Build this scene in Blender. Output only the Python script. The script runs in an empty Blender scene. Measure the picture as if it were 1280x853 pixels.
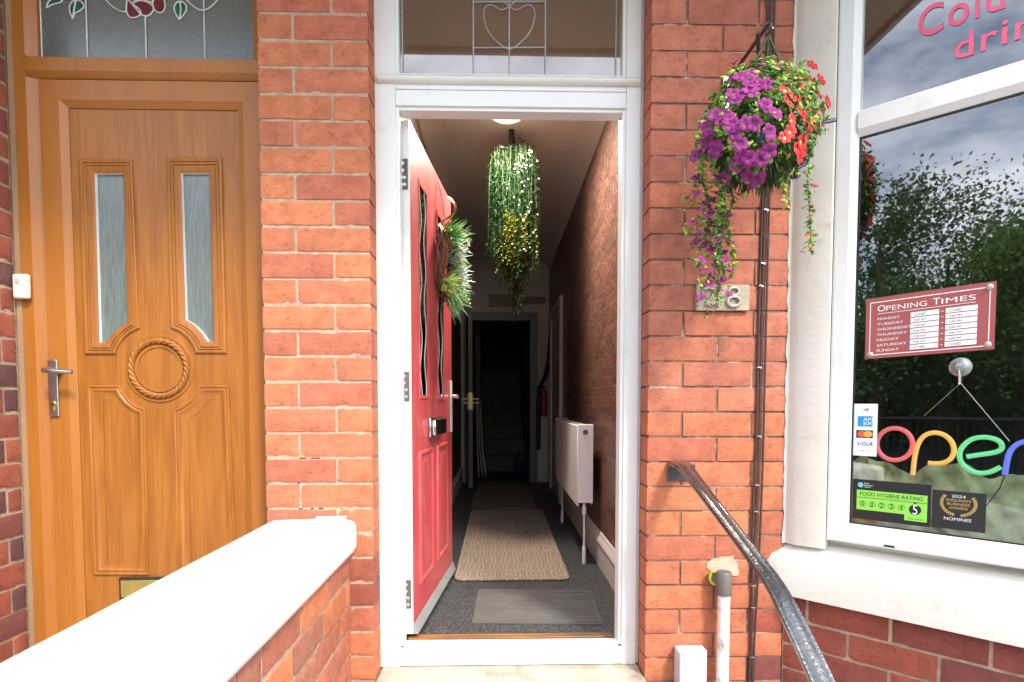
import bpy, bmesh, math, random
import numpy as np
from mathutils import Vector, Matrix, Euler
R = random.Random(7)
C = bpy.context.scene.collection
scene = bpy.context.scene
# ------------------------------------------------------------------ camera, sky, sun, exposure
# the origin is the camera's eye; z = 0 is eye height, y runs into the hallway
FPX, PX, PY, YAW, PIT = 710.0, 640.0, 535.35, 0.02397, 0.04503
cam_d = bpy.data.cameras.new('camera'); cam = bpy.data.objects.new('camera', cam_d); C.objects.link(cam)
cam.location = (0, 0, 0); cam.rotation_euler = (math.pi/2 - PIT, 0, -YAW)
cam_d.sensor_width = 36; cam_d.lens = FPX/1280*36
cam_d.shift_x = 0.0; cam_d.shift_y = (PY-426.5)/1280
cam_d.clip_start = 0.02; cam_d.clip_end = 500
scene.camera = cam
world = bpy.data.worlds.new("World"); scene.world = world; world.use_nodes = True
wn, wl = world.node_tree.nodes, world.node_tree.links
bg = wn['Background']
sky = wn.new('ShaderNodeTexSky'); sky.sky_type = 'NISHITA'; sky.sun_disc = False
SUN_FROM = Vector((0.62, -1.0, 1.28))
sky.sun_elevation = math.asin(SUN_FROM.normalized().z); sky.sun_rotation = math.atan2(SUN_FROM.x, SUN_FROM.y)
sky.dust_density = 1.6; sky.altitude = 50
tc = wn.new('ShaderNodeTexCoord'); mp = wn.new('ShaderNodeMapping'); mp.inputs['Scale'].default_value = (1.3, 1.3, 3.2)
wl.new(tc.outputs['Generated'], mp.inputs['Vector'])
nz = wn.new('ShaderNodeTexNoise'); nz.inputs['Scale'].default_value = 2.1; nz.inputs['Detail'].default_value = 7; nz.inputs['Roughness'].default_value = 0.6
wl.new(mp.outputs[0], nz.inputs['Vector'])
rp = wn.new('ShaderNodeValToRGB'); rp.color_ramp.elements[0].position = 0.38; rp.color_ramp.elements[1].position = 0.66
wl.new(nz.outputs['Fac'], rp.inputs[0])
mx = wn.new('ShaderNodeMixRGB'); mx.inputs[2].default_value = (10.8, 11.4, 12.4, 1)
wl.new(rp.outputs[0], mx.inputs[0]); wl.new(sky.outputs[0], mx.inputs[1]); wl.new(mx.outputs[0], bg.inputs[0])
bg.inputs[1].default_value = 0.15
sd = bpy.data.lights.new('sun', 'SUN'); sd.energy = 1.6; sd.angle = math.radians(9); sd.color = (1.0, 0.95, 0.86)
sun = bpy.data.objects.new('sun', sd); C.objects.link(sun); sun.rotation_euler = (-SUN_FROM).to_track_quat('-Z', 'Y').to_euler()
scene.view_settings.view_transform = 'Standard'; scene.view_settings.look = 'None'
scene.view_settings.gamma = 1.0; scene.view_settings.use_curve_mapping = False
scene.view_settings.exposure = 1.60
scene.render.engine = 'CYCLES'
scene.cycles.max_bounces = 10; scene.cycles.diffuse_bounces = 6; scene.cycles.transparent_max_bounces = 24
scene.cycles.caustics_reflective = False; scene.cycles.caustics_refractive = False
scene.cycles.use_denoising = True; scene.cycles.sample_clamp_indirect = 6

# ------------------------------------------------------------------ measuring helpers: a sight line met with a real plane
def ray(px, py):
    u = (px-PX)/FPX; v = (py-PY)/FPX
    cy, sy = math.cos(YAW), math.sin(YAW); c, s = math.cos(PIT), math.sin(PIT)
    h = c - v*s; z = -s - v*c
    return Vector((u*cy+h*sy, -u*sy+h*cy, z))
def Yp(px, py, y): r = ray(px, py); return r*(y/r.y)
def Xp(px, py, x): r = ray(px, py); return r*(x/r.x)
def Zp(px, py, z): r = ray(px, py); return r*(z/r.z)
S2 = math.sqrt(2)
BX, BY = 0.958, 1.865                       # where the splayed side of the bay leaves the wall
def bay_sz(px, py, off=0.0):                # s along the splay, z, on the plane `off` proud of the wall line
    r = ray(px, py); k = (BX+BY-off*S2)/(r.x+r.y); P = r*k
    return ((P.x-BX+off/S2)*S2, P.z)
def bayP(s, off, z): return Vector((BX + s/S2 - off/S2, BY - s/S2 - off/S2, z))

# ------------------------------------------------------------------ materials
def newmat(name):
    m = bpy.data.materials.new(name); m.use_nodes = True
    return m, m.node_tree.nodes, m.node_tree.links, m.node_tree.nodes['Principled BSDF']
def mat(name, col, rough=0.5, var=0.08, vscale=8.0, bump=0.0, bscale=60.0, metallic=0.0, coat=0.0, dirt=None, dscale=5.0, dlo=0.55, dhi=0.75, stretch=(1, 1, 1), spec=0.5, emis=None, emis_s=0.0, bdist=0.002, rvar=0.0):
    m, n, l, p = newmat(name)
    t = n.new('ShaderNodeTexCoord'); mpn = n.new('ShaderNodeMapping'); mpn.inputs['Scale'].default_value = stretch
    l.new(t.outputs['Object'], mpn.inputs['Vector'])
    a = n.new('ShaderNodeTexNoise'); a.inputs['Scale'].default_value = vscale; a.inputs['Detail'].default_value = 6; l.new(mpn.outputs[0], a.inputs['Vector'])
    cr = n.new('ShaderNodeValToRGB'); cr.color_ramp.elements[0].position = 0.3; cr.color_ramp.elements[1].position = 0.7
    c0 = [max(0, c*(1-var)) for c in col[:3]]; c1 = [min(1, c*(1+var)) for c in col[:3]]
    cr.color_ramp.elements[0].color = (*c0, 1); cr.color_ramp.elements[1].color = (*c1, 1)
    l.new(a.outputs['Fac'], cr.inputs[0]); out = cr.outputs[0]
    if dirt:
        b = n.new('ShaderNodeTexNoise'); b.inputs['Scale'].default_value = dscale; b.inputs['Detail'].default_value = 8; b.inputs['Roughness'].default_value = 0.7; l.new(mpn.outputs[0], b.inputs['Vector'])
        r2 = n.new('ShaderNodeValToRGB'); r2.color_ramp.elements[0].position = dlo; r2.color_ramp.elements[1].position = dhi; l.new(b.outputs['Fac'], r2.inputs[0])
        mm = n.new('ShaderNodeMixRGB'); mm.inputs[2].default_value = (*dirt, 1); l.new(r2.outputs[0], mm.inputs[0]); l.new(out, mm.inputs[1]); out = mm.outputs[0]
    l.new(out, p.inputs['Base Color'])
    p.inputs['Roughness'].default_value = rough; p.inputs['Metallic'].default_value = metallic
    p.inputs['Coat Weight'].default_value = coat; p.inputs['Specular IOR Level'].default_value = spec
    if rvar:
        mr = n.new('ShaderNodeMapRange'); mr.inputs['To Min'].default_value = rough-rvar; mr.inputs['To Max'].default_value = rough+rvar
        l.new(a.outputs['Fac'], mr.inputs['Value']); l.new(mr.outputs[0], p.inputs['Roughness'])
    if bump:
        b = n.new('ShaderNodeTexNoise'); b.inputs['Scale'].default_value = bscale; b.inputs['Detail'].default_value = 5; l.new(mpn.outputs[0], b.inputs['Vector'])
        bp = n.new('ShaderNodeBump'); bp.inputs['Strength'].default_value = bump; bp.inputs['Distance'].default_value = bdist
        l.new(b.outputs['Fac'], bp.inputs['Height']); l.new(bp.outputs[0], p.inputs['Normal'])
    if emis:
        p.inputs['Emission Color'].default_value = (*emis, 1); p.inputs['Emission Strength'].default_value = emis_s
    return m
def flat(name, col, rough=0.6, emis=0.0):
    m, n, l, p = newmat(name); p.inputs['Base Color'].default_value = (*col, 1); p.inputs['Roughness'].default_value = rough
    if emis: p.inputs['Emission Color'].default_value = (*col, 1); p.inputs['Emission Strength'].default_value = emis
    return m
def brickmat(name, spots=0.5, haze=(0.55, 0.36, 0.27), hz=0.0):
    m, n, l, p = newmat(name)
    at = n.new('ShaderNodeAttribute'); at.attribute_name = 'Col'
    t = n.new('ShaderNodeTexCoord')
    a = n.new('ShaderNodeTexNoise'); a.inputs['Scale'].default_value = 16; a.inputs['Detail'].default_value = 8; a.inputs['Roughness'].default_value = 0.65; l.new(t.outputs['Object'], a.inputs['Vector'])
    cr = n.new('ShaderNodeValToRGB'); cr.color_ramp.elements[0].position = 0.25; cr.color_ramp.elements[0].color = (0.68, 0.64, 0.64, 1); cr.color_ramp.elements[1].position = 0.72; cr.color_ramp.elements[1].color = (1.16, 1.16, 1.14, 1)
    l.new(a.outputs['Fac'], cr.inputs[0])
    mu = n.new('ShaderNodeMixRGB'); mu.blend_type = 'MULTIPLY'; mu.inputs[0].default_value = 1; l.new(at.outputs['Color'], mu.inputs[1]); l.new(cr.outputs[0], mu.inputs[2])
    # burnt, sandy specks and pits
    mp2 = n.new('ShaderNodeMapping'); mp2.inputs['Scale'].default_value = (1, 1, 2.2); l.new(t.outputs['Object'], mp2.inputs['Vector'])
    b = n.new('ShaderNodeTexNoise'); b.inputs['Scale'].default_value = 85; b.inputs['Detail'].default_value = 5; b.inputs['Roughness'].default_value = 0.7; l.new(mp2.outputs[0], b.inputs['Vector'])
    r2 = n.new('ShaderNodeValToRGB'); r2.color_ramp.elements[0].position = 0.54; r2.color_ramp.elements[1].position = 0.68; r2.color_ramp.elements[1].color = (spots, spots, spots, 1); l.new(b.outputs['Fac'], r2.inputs[0])
    mm = n.new('ShaderNodeMixRGB'); mm.inputs[2].default_value = (0.10, 0.045, 0.035, 1); l.new(r2.outputs[0], mm.inputs[0]); l.new(mu.outputs[0], mm.inputs[1])
    g = n.new('ShaderNodeTexNoise'); g.inputs['Scale'].default_value = 24; g.inputs['Detail'].default_value = 9; g.inputs['Roughness'].default_value = 0.75; l.new(mp2.outputs[0], g.inputs['Vector'])
    r3 = n.new('ShaderNodeValToRGB'); r3.color_ramp.elements[0].position = 0.62; r3.color_ramp.elements[1].position = 0.78; r3.color_ramp.elements[1].color = (0.45, 0.45, 0.45, 1); l.new(g.outputs['Fac'], r3.inputs[0])
    m3 = n.new('ShaderNodeMixRGB'); m3.inputs[2].default_value = (*haze, 1); l.new(r3.outputs[0], m3.inputs[0]); l.new(mm.outputs[0], m3.inputs[1])
    l.new(m3.outputs[0], p.inputs['Base Color']); p.inputs['Roughness'].default_value = 0.82; p.inputs['Specular IOR Level'].default_value = 0.35
    bp = n.new('ShaderNodeBump'); bp.inputs['Strength'].default_value = 0.55; bp.inputs['Distance'].default_value = 0.0016
    ad = n.new('ShaderNodeMath'); ad.operation = 'SUBTRACT'; l.new(g.outputs['Fac'], ad.inputs[0]); l.new(r2.outputs[0], ad.inputs[1])
    l.new(ad.outputs[0], bp.inputs['Height']); l.new(bp.outputs[0], p.inputs['Normal'])
    return m
def woodmat(name, light, dark, axis='z', rough=0.42, fine=1.0, coat=0.15):
    m, n, l, p = newmat(name)
    t = n.new('ShaderNodeTexCoord'); k = n.new('ShaderNodeMapping')
    k.inputs['Scale'].default_value = {'z': (9, 9, 0.9), 'x': (0.9, 9, 9)}[axis]
    l.new(t.outputs['Object'], k.inputs['Vector'])
    a = n.new('ShaderNodeTexNoise'); a.inputs['Scale'].default_value = 1.7; a.inputs['Detail'].default_value = 5; a.inputs['Distortion'].default_value = 0.6; l.new(k.outputs[0], a.inputs['Vector'])
    w = n.new('ShaderNodeMath'); w.operation = 'MULTIPLY'; w.inputs[1].default_value = 9.0*fine; l.new(a.outputs['Fac'], w.inputs[0])
    pp = n.new('ShaderNodeMath'); pp.operation = 'PINGPONG'; pp.inputs[1].default_value = 1.0; l.new(w.outputs[0], pp.inputs[0])
    k2 = n.new('ShaderNodeMapping'); k2.inputs['Scale'].default_value = {'z': (160, 160, 4), 'x': (4, 160, 160)}[axis]; l.new(t.outputs['Object'], k2.inputs['Vector'])
    f = n.new('ShaderNodeTexNoise'); f.inputs['Scale'].default_value = 1.0; f.inputs['Detail'].default_value = 4; l.new(k2.outputs[0], f.inputs['Vector'])
    mi = n.new('ShaderNodeMath'); mi.operation = 'MULTIPLY_ADD'; mi.inputs[1].default_value = 0.36; l.new(pp.outputs[0], mi.inputs[0]); 
    f2 = n.new('ShaderNodeMath'); f2.operation = 'MULTIPLY'; f2.inputs[1].default_value = 0.95; l.new(f.outputs['Fac'], f2.inputs[0]); l.new(f2.outputs[0], mi.inputs[2])
    cr = n.new('ShaderNodeValToRGB'); cr.color_ramp.elements[0].position = 0.25; cr.color_ramp.elements[0].color = (*light, 1); cr.color_ramp.elements[1].position = 0.95; cr.color_ramp.elements[1].color = (*dark, 1)
    l.new(mi.outputs[0], cr.inputs[0]); l.new(cr.outputs[0], p.inputs['Base Color'])
    p.inputs['Roughness'].default_value = rough; p.inputs['Coat Weight'].default_value = coat; p.inputs['Coat Roughness'].default_value = 0.3
    bp = n.new('ShaderNodeBump'); bp.inputs['Strength'].default_value = 0.25; bp.inputs['Distance'].default_value = 0.0006; l.new(mi.outputs[0], bp.inputs['Height']); l.new(bp.outputs[0], p.inputs['Normal'])
    return m
def glassmat(name, ior=2.0, tint=(0.9, 0.93, 0.92), rough=0.0, ripple=None, boost=1.0):
    m = bpy.data.materials.new(name); m.use_nodes = True; n, l = m.node_tree.nodes, m.node_tree.links; n.clear()
    o = n.new('ShaderNodeOutputMaterial'); mi = n.new('ShaderNodeMixShader'); tr = n.new('ShaderNodeBsdfTransparent'); gl = n.new('ShaderNodeBsdfGlossy'); fr = n.new('ShaderNodeFresnel')
    tr.inputs[0].default_value = (*tint, 1); gl.inputs['Roughness'].default_value = rough; fr.inputs[0].default_value = ior
    ge = n.new('ShaderNodeNewGeometry'); fx = n.new('ShaderNodeMath'); fx.operation = 'SUBTRACT'; fx.use_clamp = True   # the far face of a pane does not mirror
    l.new(fr.outputs[0], fx.inputs[0]); l.new(ge.outputs['Backfacing'], fx.inputs[1])
    l.new(fx.outputs[0], mi.inputs[0]); l.new(tr.outputs[0], mi.inputs[1]); l.new(gl.outputs[0], mi.inputs[2]); l.new(mi.outputs[0], o.inputs[0])
    t = n.new('ShaderNodeTexCoord'); k = n.new('ShaderNodeMapping'); l.new(t.outputs['Object'], k.inputs[0]); k.inputs['Scale'].default_value = (ripple or (3, 3, 3))
    a = n.new('ShaderNodeTexNoise'); a.inputs['Scale'].default_value = 1; a.inputs['Detail'].default_value = 2; l.new(k.outputs[0], a.inputs[0])
    bp = n.new('ShaderNodeBump'); bp.inputs['Strength'].default_value = 0.5 if ripple else 0.25; bp.inputs['Distance'].default_value = 0.001 if ripple else 0.0006
    l.new(a.outputs['Fac'], bp.inputs['Height']); l.new(bp.outputs[0], gl.inputs['Normal'])
    return m

M = {}
M['brick'] = brickmat('brick_clay', 0.6); M['brick_old'] = brickmat('brick_clay_weathered', 0.85, (0.50, 0.34, 0.28))
M['mortar'] = mat('mortar_cream', (0.40, 0.275, 0.19), 0.95, 0.22, 30, 0.9, 140, bdist=0.003)
M['mortar_red'] = mat('mortar_dark', (0.22, 0.12, 0.085), 0.95, 0.3, 14, 0.9, 140, dirt=(0.48, 0.36, 0.26), dscale=7, dlo=0.52, dhi=0.6, bdist=0.003)
M['upvc'] = mat('white_upvc', (0.74, 0.74, 0.72), 0.36, 0.02, 3, dirt=(0.56, 0.53, 0.46), dscale=9, dlo=0.58, dhi=0.85)
M['gloss'] = mat('white_gloss_paint', (0.70, 0.68, 0.63), 0.35, 0.03, 5, 0.15, 25, dirt=(0.55, 0.50, 0.42), dscale=11, dlo=0.66, dhi=0.8)
M['cream'] = mat('cream_masonry_paint', (0.68, 0.645, 0.575), 0.7, 0.05, 6, 0.7, 35, dirt=(0.50, 0.44, 0.35), dscale=8, dlo=0.58, dhi=0.76)
M['coping'] = mat('white_masonry_paint', (0.78, 0.77, 0.75), 0.75, 0.03, 6, 0.5, 60, dirt=(0.66, 0.64, 0.60), dscale=14, dlo=0.66, dhi=0.8)
M['oak'] = woodmat('golden_oak_foil', (0.37, 0.135, 0.018), (0.255, 0.082, 0.011), coat=0.0)
M['oak_frame'] = woodmat('golden_oak_foil_plain', (0.37, 0.135, 0.020), (0.31, 0.103, 0.014), fine=0.35, coat=0.0)
M['lead_oak'] = mat('dark_brown_gasket', (0.05, 0.03, 0.02), 0.7)  # plain dark brown of the gasket sheet
M['red'] = mat('red_door_skin', (0.56, 0.075, 0.080), 0.42, 0.08, 6, 0.2, 30, coat=0.15, dirt=(0.56, 0.24, 0.22), dscale=7, dlo=0.50, dhi=0.85, stretch=(2, 2, 0.7))
M['steel'] = mat('brushed_steel', (0.55, 0.54, 0.52), 0.3, 0.1, 20, 0.1, 80, metallic=1)
M['chrome'] = mat('polished_chrome', (0.78, 0.78, 0.78), 0.09, 0.03, 5, metallic=1)
M['brass'] = mat('brass', (0.66, 0.47, 0.14), 0.28, 0.1, 30, metallic=1)
M['black'] = mat('black_paint', (0.018, 0.018, 0.02), 0.35, 0.2, 20, 0.4, 60)
M['iron'] = mat('black_gloss_iron', (0.045, 0.045, 0.047), 0.22, 0.3, 30, 0.7, 110, metallic=0.35, coat=1.0, dirt=(0.22, 0.22, 0.22), dscale=9, dlo=0.58, dhi=0.80, spec=1.0, bdist=0.003)
M['cable'] = mat('dark_brown_cable', (0.055, 0.032, 0.028), 0.45, 0.2, 20)
M['plastic_w'] = mat('white_plastic', (0.58, 0.62, 0.67), 0.4, 0.03, 9)
M['plastic_g'] = mat('grey_brown_plastic', (0.11, 0.095, 0.085), 0.5, 0.1, 9)
M['pipe_w'] = mat('white_waste_pipe', (0.72, 0.69, 0.63), 0.45, 0.05, 9, dirt=(0.20, 0.17, 0.14), dscale=22, dlo=0.52, dhi=0.72, stretch=(1, 1, 1.4))
M['yellow'] = mat('yellow_rubber', (0.42, 0.38, 0.03), 0.6)
M['glass'] = glassmat('window_glass', 2.6, (0.88, 0.90, 0.89), 0.012)
M['glass_fan'] = glassmat('fanlight_glass', 2.3, (0.55, 0.55, 0.53))
M['glass_dark'] = glassmat('dark_door_glass', 2.0, (0.10, 0.10, 0.10))
M['glass_oak'] = mat('stippled_fanlight_glass', (0.105, 0.118, 0.112), 0.22, 0.12, 60, 0.25, 400, spec=0.9, bdist=0.0008)
M['glass_reed'] = mat('reeded_glass', (0.135, 0.155, 0.145), 0.24, 0.30, 1.0, 0.40, 1.0, stretch=(420, 60, 16), spec=1.0, bdist=0.0012)
M['lead'] = mat('lead_came', (0.34, 0.35, 0.37), 0.45, 0.1, 40, metallic=0.3)
M['lead_w'] = mat('pale_came', (0.62, 0.62, 0.60), 0.5, 0.1, 40)
M['rose'] = mat('ruby_glass', (0.13, 0.012, 0.02), 0.2, 0.2, 60); M['leafg'] = mat('green_glass', (0.01, 0.09, 0.055), 0.2, 0.2, 60)
M['wall'] = mat('hall_paint', (0.70, 0.65, 0.59), 0.8, 0.04, 3, 0.2, 90)
M['ceil'] = mat('ceiling_paint', (0.70, 0.66, 0.60), 0.8, 0.04, 2)
M['hallwhite'] = mat('hall_woodwork', (0.62, 0.61, 0.58), 0.4, 0.05, 5)
M['grey'] = mat('grey_door_paint', (0.15, 0.17, 0.20), 0.4, 0.08, 5)
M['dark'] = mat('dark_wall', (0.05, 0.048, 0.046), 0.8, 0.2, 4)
M['rad'] = mat('radiator_enamel', (0.84, 0.85, 0.83), 0.35, 0.02, 5)
M['floor'] = mat('speckled_vinyl', (0.026, 0.028, 0.031), 0.55, 0.35, 130, 0.3, 200, dirt=(0.15, 0.155, 0.16), dscale=130, dlo=0.50, dhi=0.66)
M['stone'] = mat('doorstep_stone', (0.42, 0.37, 0.30), 0.85, 0.10, 6, 0.7, 60, dirt=(0.20, 0.165, 0.13), dscale=6, dlo=0.50, dhi=0.70)
M['ground'] = mat('concrete_paving', (0.30, 0.285, 0.26), 0.9, 0.15, 2.5, 0.7, 50, dirt=(0.16, 0.15, 0.13), dscale=3)
M['road'] = mat('asphalt', (0.055, 0.055, 0.057), 0.9, 0.2, 30, 0.6, 120)
M['grass'] = mat('grass_verge', (0.05, 0.10, 0.025), 0.9, 0.4, 6, 0.9, 60, bdist=0.02)
M['soffit'] = mat('soffit_boards', (0.66, 0.56, 0.44), 0.7, 0.06, 4)
M['bark'] = mat('bark', (0.11, 0.085, 0.065), 0.9, 0.3, 12, 0.9, 40, bdist=0.02)
M['rubber'] = mat('ribbed_rubber_mat', (0.115, 0.103, 0.092), 0.8, 0.12, 12, dirt=(0.26, 0.25, 0.23), dscale=30, dlo=0.66, dhi=0.78)
M['mat_plain'] = mat('brown_coir', (0.16, 0.125, 0.095), 0.95, 0.2, 60, 0.8, 160)
def leafmat(name, col, var=0.35, sc=30, tr=0.25):
    m, n, l, p = newmat(name)
    t = n.new('ShaderNodeTexCoord'); a = n.new('ShaderNodeTexNoise'); a.inputs['Scale'].default_value = sc; l.new(t.outputs['Object'], a.inputs[0])
    cr = n.new('ShaderNodeValToRGB'); cr.color_ramp.elements[0].position = 0.3; cr.color_ramp.elements[1].position = 0.7
    cr.color_ramp.elements[0].color = (*[c*(1-var) for c in col], 1); cr.color_ramp.elements[1].color = (*[min(1, c*(1+var)) for c in col], 1)
    l.new(a.outputs['Fac'], cr.inputs[0]); l.new(cr.outputs[0], p.inputs['Base Color']); p.inputs['Roughness'].default_value = 0.6; p.inputs['Specular IOR Level'].default_value = 0.25
    ts = n.new('ShaderNodeBsdfTranslucent'); l.new(cr.outputs[0], ts.inputs[0]); mi = n.new('ShaderNodeMixShader'); mi.inputs[0].default_value = tr
    o = n['Material Output']; l.new(p.outputs[0], mi.inputs[1]); l.new(ts.outputs[0], mi.inputs[2]); l.new(mi.outputs[0], o.inputs[0])
    return m
M['leaf_tree'] = leafmat('tree_leaves', (0.10, 0.17, 0.06), 0.6, 1.2)
M['leaf_tree2'] = leafmat('bush_leaves', (0.13, 0.24, 0.06), 0.5, 1.2)
M['leaf'] = leafmat('basket_leaves', (0.09, 0.25, 0.055), 0.5, 40)
M['leaf_y'] = leafmat('basket_lime_leaves', (0.36, 0.50, 0.08), 0.35, 40)
M['leaf_d'] = leafmat('basket_dark_spikes', (0.075, 0.105, 0.045), 0.5, 50)
M['trail'] = leafmat('trailing_green', (0.028, 0.085, 0.028), 0.5, 40)
M['trail_y'] = leafmat('trailing_yellow_green', (0.17, 0.20, 0.015), 0.4, 50)
M['purple'] = leafmat('purple_petals', (0.29, 0.028, 0.20), 0.3, 45)
M['redpetal'] = leafmat('red_petals', (0.78, 0.06, 0.07), 0.3, 45)
M['violet'] = leafmat('violet_petals', (0.08, 0.05, 0.22), 0.3, 45)
M['eye'] = flat('flower_eye', (0.07, 0.01, 0.05)); M['eye_y'] = flat('flower_eye_yellow', (0.8, 0.45, 0.05))
M['blossom'] = flat('white_blossom', (0.16, 0.16, 0.145)); M['berry'] = flat('white_berry', (0.75, 0.72, 0.64)); M['blossom_y'] = flat('yellow_blossom', (0.75, 0.55, 0.03))
M['sage'] = leafmat('sage_leaves', (0.34, 0.60, 0.30), 0.35, 60); M['silver'] = leafmat('silver_leaves', (0.52, 0.60, 0.54), 0.3, 60)
M['twig'] = mat('twigs', (0.20, 0.085, 0.05), 0.7, 0.4, 60); M['ribbon'] = mat('copper_ribbon', (0.62, 0.30, 0.13), 0.25, 0.2, 30, metallic=0.8)

# ------------------------------------------------------------------ mesh helpers
def ident(a, b, c): return (a, b, c)
class MB:
    def __init__(s, T=None): s.v = []; s.f = []; s.c = []; s.T = T or ident; s.col = None; s.mi = []; s.m = 0
    def add(s, pts, faces, raw=False):
        o = len(s.v)
        s.v += [tuple(p) if raw else tuple(s.T(*p)) for p in pts]
        s.c += [s.col or (1, 1, 1)]*len(pts)
        s.f += [tuple(i+o for i in f) for f in faces]; s.mi += [s.m]*len(faces)
    def box(s, a0, a1, b0, b1, c0, c1):
        s.add([(a0,b0,c0),(a1,b0,c0),(a1,b1,c0),(a0,b1,c0),(a0,b0,c1),(a1,b0,c1),(a1,b1,c1),(a0,b1,c1)],
              [(0,3,2,1),(4,5,6,7),(0,1,5,4),(1,2,6,5),(2,3,7,6),(3,0,4,7)])
    def prism(s, poly, b0, b1):            # poly of (a, c), extruded along b
        n = len(poly)
        s.add([(a, b0, c) for a, c in poly]+[(a, b1, c) for a, c in poly],
              [tuple(range(n)), tuple(range(2*n-1, n-1, -1))]+[(i, (i+1) % n, n+(i+1) % n, n+i) for i in range(n)])
    def plan(s, poly, z0, z1):             # poly of (x, y), extruded along z
        n = len(poly)
        s.add([(a, b, z0) for a, b in poly]+[(a, b, z1) for a, b in poly],
              [tuple(range(n)), tuple(range(2*n-1, n-1, -1))]+[(i, (i+1) % n, n+(i+1) % n, n+i) for i in range(n)])
    def tube(s, path, r, n=10, caps=True, flatn=None):
        P = [Vector(s.T(*p)) for p in path]; m = len(P)
        rr = r if isinstance(r, (list, tuple)) else [r]*m
        pts = []; up = None
        for i, p in enumerate(P):
            t = (P[min(i+1, m-1)]-P[max(i-1, 0)])
            if t.length < 1e-9: t = Vector((0, 0, 1))
            t.normalize()
            if up is None: up = t.orthogonal().normalized()
            up = (up - t*up.dot(t)); up = up.normalized() if up.length > 1e-6 else t.orthogonal().normalized()
            sd_ = t.cross(up)
            for k in range(n):
                a = 2*math.pi*k/n; pts.append(p + (up*math.cos(a)+sd_*math.sin(a))*rr[i])
        fs = [(i*n+k, i*n+(k+1) % n, (i+1)*n+(k+1) % n, (i+1)*n+k) for i in range(m-1) for k in range(n)]
        if caps: fs += [tuple(range(n-1, -1, -1)), tuple((m-1)*n+k for k in range(n))]
        s.add(pts, fs, True)
    def loop(s, path, r, n=8):             # closed tube
        P = [Vector(s.T(*p)) for p in path]; m = len(P); pts = []; 
        nrm = Vector((0, 0, 0))
        for i in range(m): nrm += P[i].cross(P[(i+1) % m])
        nrm.normalize()
        rr = r if isinstance(r, (list, tuple)) else [r]*m
        for i, p in enumerate(P):
            t = (P[(i+1) % m]-P[i-1]).normalized(); sd_ = t.cross(nrm)
            for k in range(n):
                a = 2*math.pi*k/n; pts.append(p+(nrm*math.cos(a)+sd_*math.sin(a))*rr[i])
        s.add(pts, [(i*n+k, i*n+(k+1) % n, ((i+1) % m)*n+(k+1) % n, ((i+1) % m)*n+k) for i in range(m) for k in range(n)], True)
    def cyl(s, c, d, r, h, n=20, r2=None):
        c = Vector(c); d = Vector(d).normalized(); s_ = MB.__new__(MB)
        u = d.orthogonal().normalized(); w = d.cross(u); r2 = r if r2 is None else r2
        pts = [c+(u*math.cos(2*math.pi*k/n)+w*math.sin(2*math.pi*k/n))*r for k in range(n)]+[c+d*h+(u*math.cos(2*math.pi*k/n)+w*math.sin(2*math.pi*k/n))*r2 for k in range(n)]
        s.add([tuple(q) for q in pts], [tuple(range(n-1, -1, -1)), tuple(range(n, 2*n))]+[(k, (k+1) % n, n+(k+1) % n, n+k) for k in range(n)])
    def sweep(s, poly, prof, closed=True, face=1):
        # poly: (a, c) path; prof: (inward offset, height) pairs; height goes along -b*face
        n = len(poly); P = [Vector(q) for q in poly]
        area = sum(P[i].x*P[(i+1) % n].y-P[(i+1) % n].x*P[i].y for i in range(n)); sg = 1 if area > 0 else -1
        nm = []
        for i in range(n):
            e1 = (P[i]-P[i-1]) if (closed or i > 0) else (P[1]-P[0])
            e2 = (P[(i+1) % n]-P[i]) if (closed or i < n-1) else (P[-1]-P[-2])
            e1.normalize(); e2.normalize()
            n1 = Vector((-e1.y, e1.x))*sg; n2 = Vector((-e2.y, e2.x))*sg
            b = (n1+n2); b = b/max(0.35, (1+n1.dot(n2))); nm.append(b)
        pts = []; m = len(prof)
        for i in range(n):
            for (o, h) in prof: q = P[i]+nm[i]*o; pts.append((q.x, -h*face, q.y))
        fs = []
        for i in range(n if closed else n-1):
            for k in range(m-1): j = (i+1) % n; fs.append((i*m+k, j*m+k, j*m+k+1, i*m+k+1))
        s.add(pts, fs)
    def build(s, name, material, parent=None, smooth=30, bevel=0.0, seg=2, norm=True):
        me = bpy.data.meshes.new(name); me.from_pydata(s.v, [], s.f)
        if any(c != (1, 1, 1) for c in s.c):
            at = me.attributes.new('Col', 'FLOAT_COLOR', 'POINT'); at.data.foreach_set('color', [x for c in s.c for x in (*c, 1.0)])
        mats = material if isinstance(material, (list, tuple)) else [material]
        for mm in mats: me.materials.append(mm)
        if len(mats) > 1: me.polygons.foreach_set('material_index', s.mi)
        if norm:
            bm = bmesh.new(); bm.from_mesh(me); bmesh.ops.recalc_face_normals(bm, faces=bm.faces); bm.to_mesh(me); bm.free()
        if smooth:
            me.polygons.foreach_set('use_smooth', [True]*len(me.polygons)); me.set_sharp_from_angle(angle=math.radians(smooth))
        me.update()
        o = bpy.data.objects.new(name, me); C.objects.link(o)
        if parent is not None:
            o.parent = parent
            w = Vector((0, 0, 0)); q = parent
            while q is not None: w += q.location; q = q.parent
            o.location = -w
        if bevel:
            b = o.modifiers.new('bevel', 'BEVEL'); b.width = bevel; b.segments = seg; b.limit_method = 'ANGLE'; b.angle_limit = math.radians(40)
        return o
def thing(name, label, cat, loc=(0, 0, 0), group=None):
    o = bpy.data.objects.new(name, None); C.objects.link(o); o.location = loc; o.empty_display_size = 0.05
    o['label'] = label; o['category'] = cat
    if group: o['group'] = group
    return o
def tag(o, label, cat, group=None):
    o['label'] = label; o['category'] = cat
    if group: o['group'] = group
    return o
def struct(o): o['kind'] = 'structure'; return o
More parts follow.
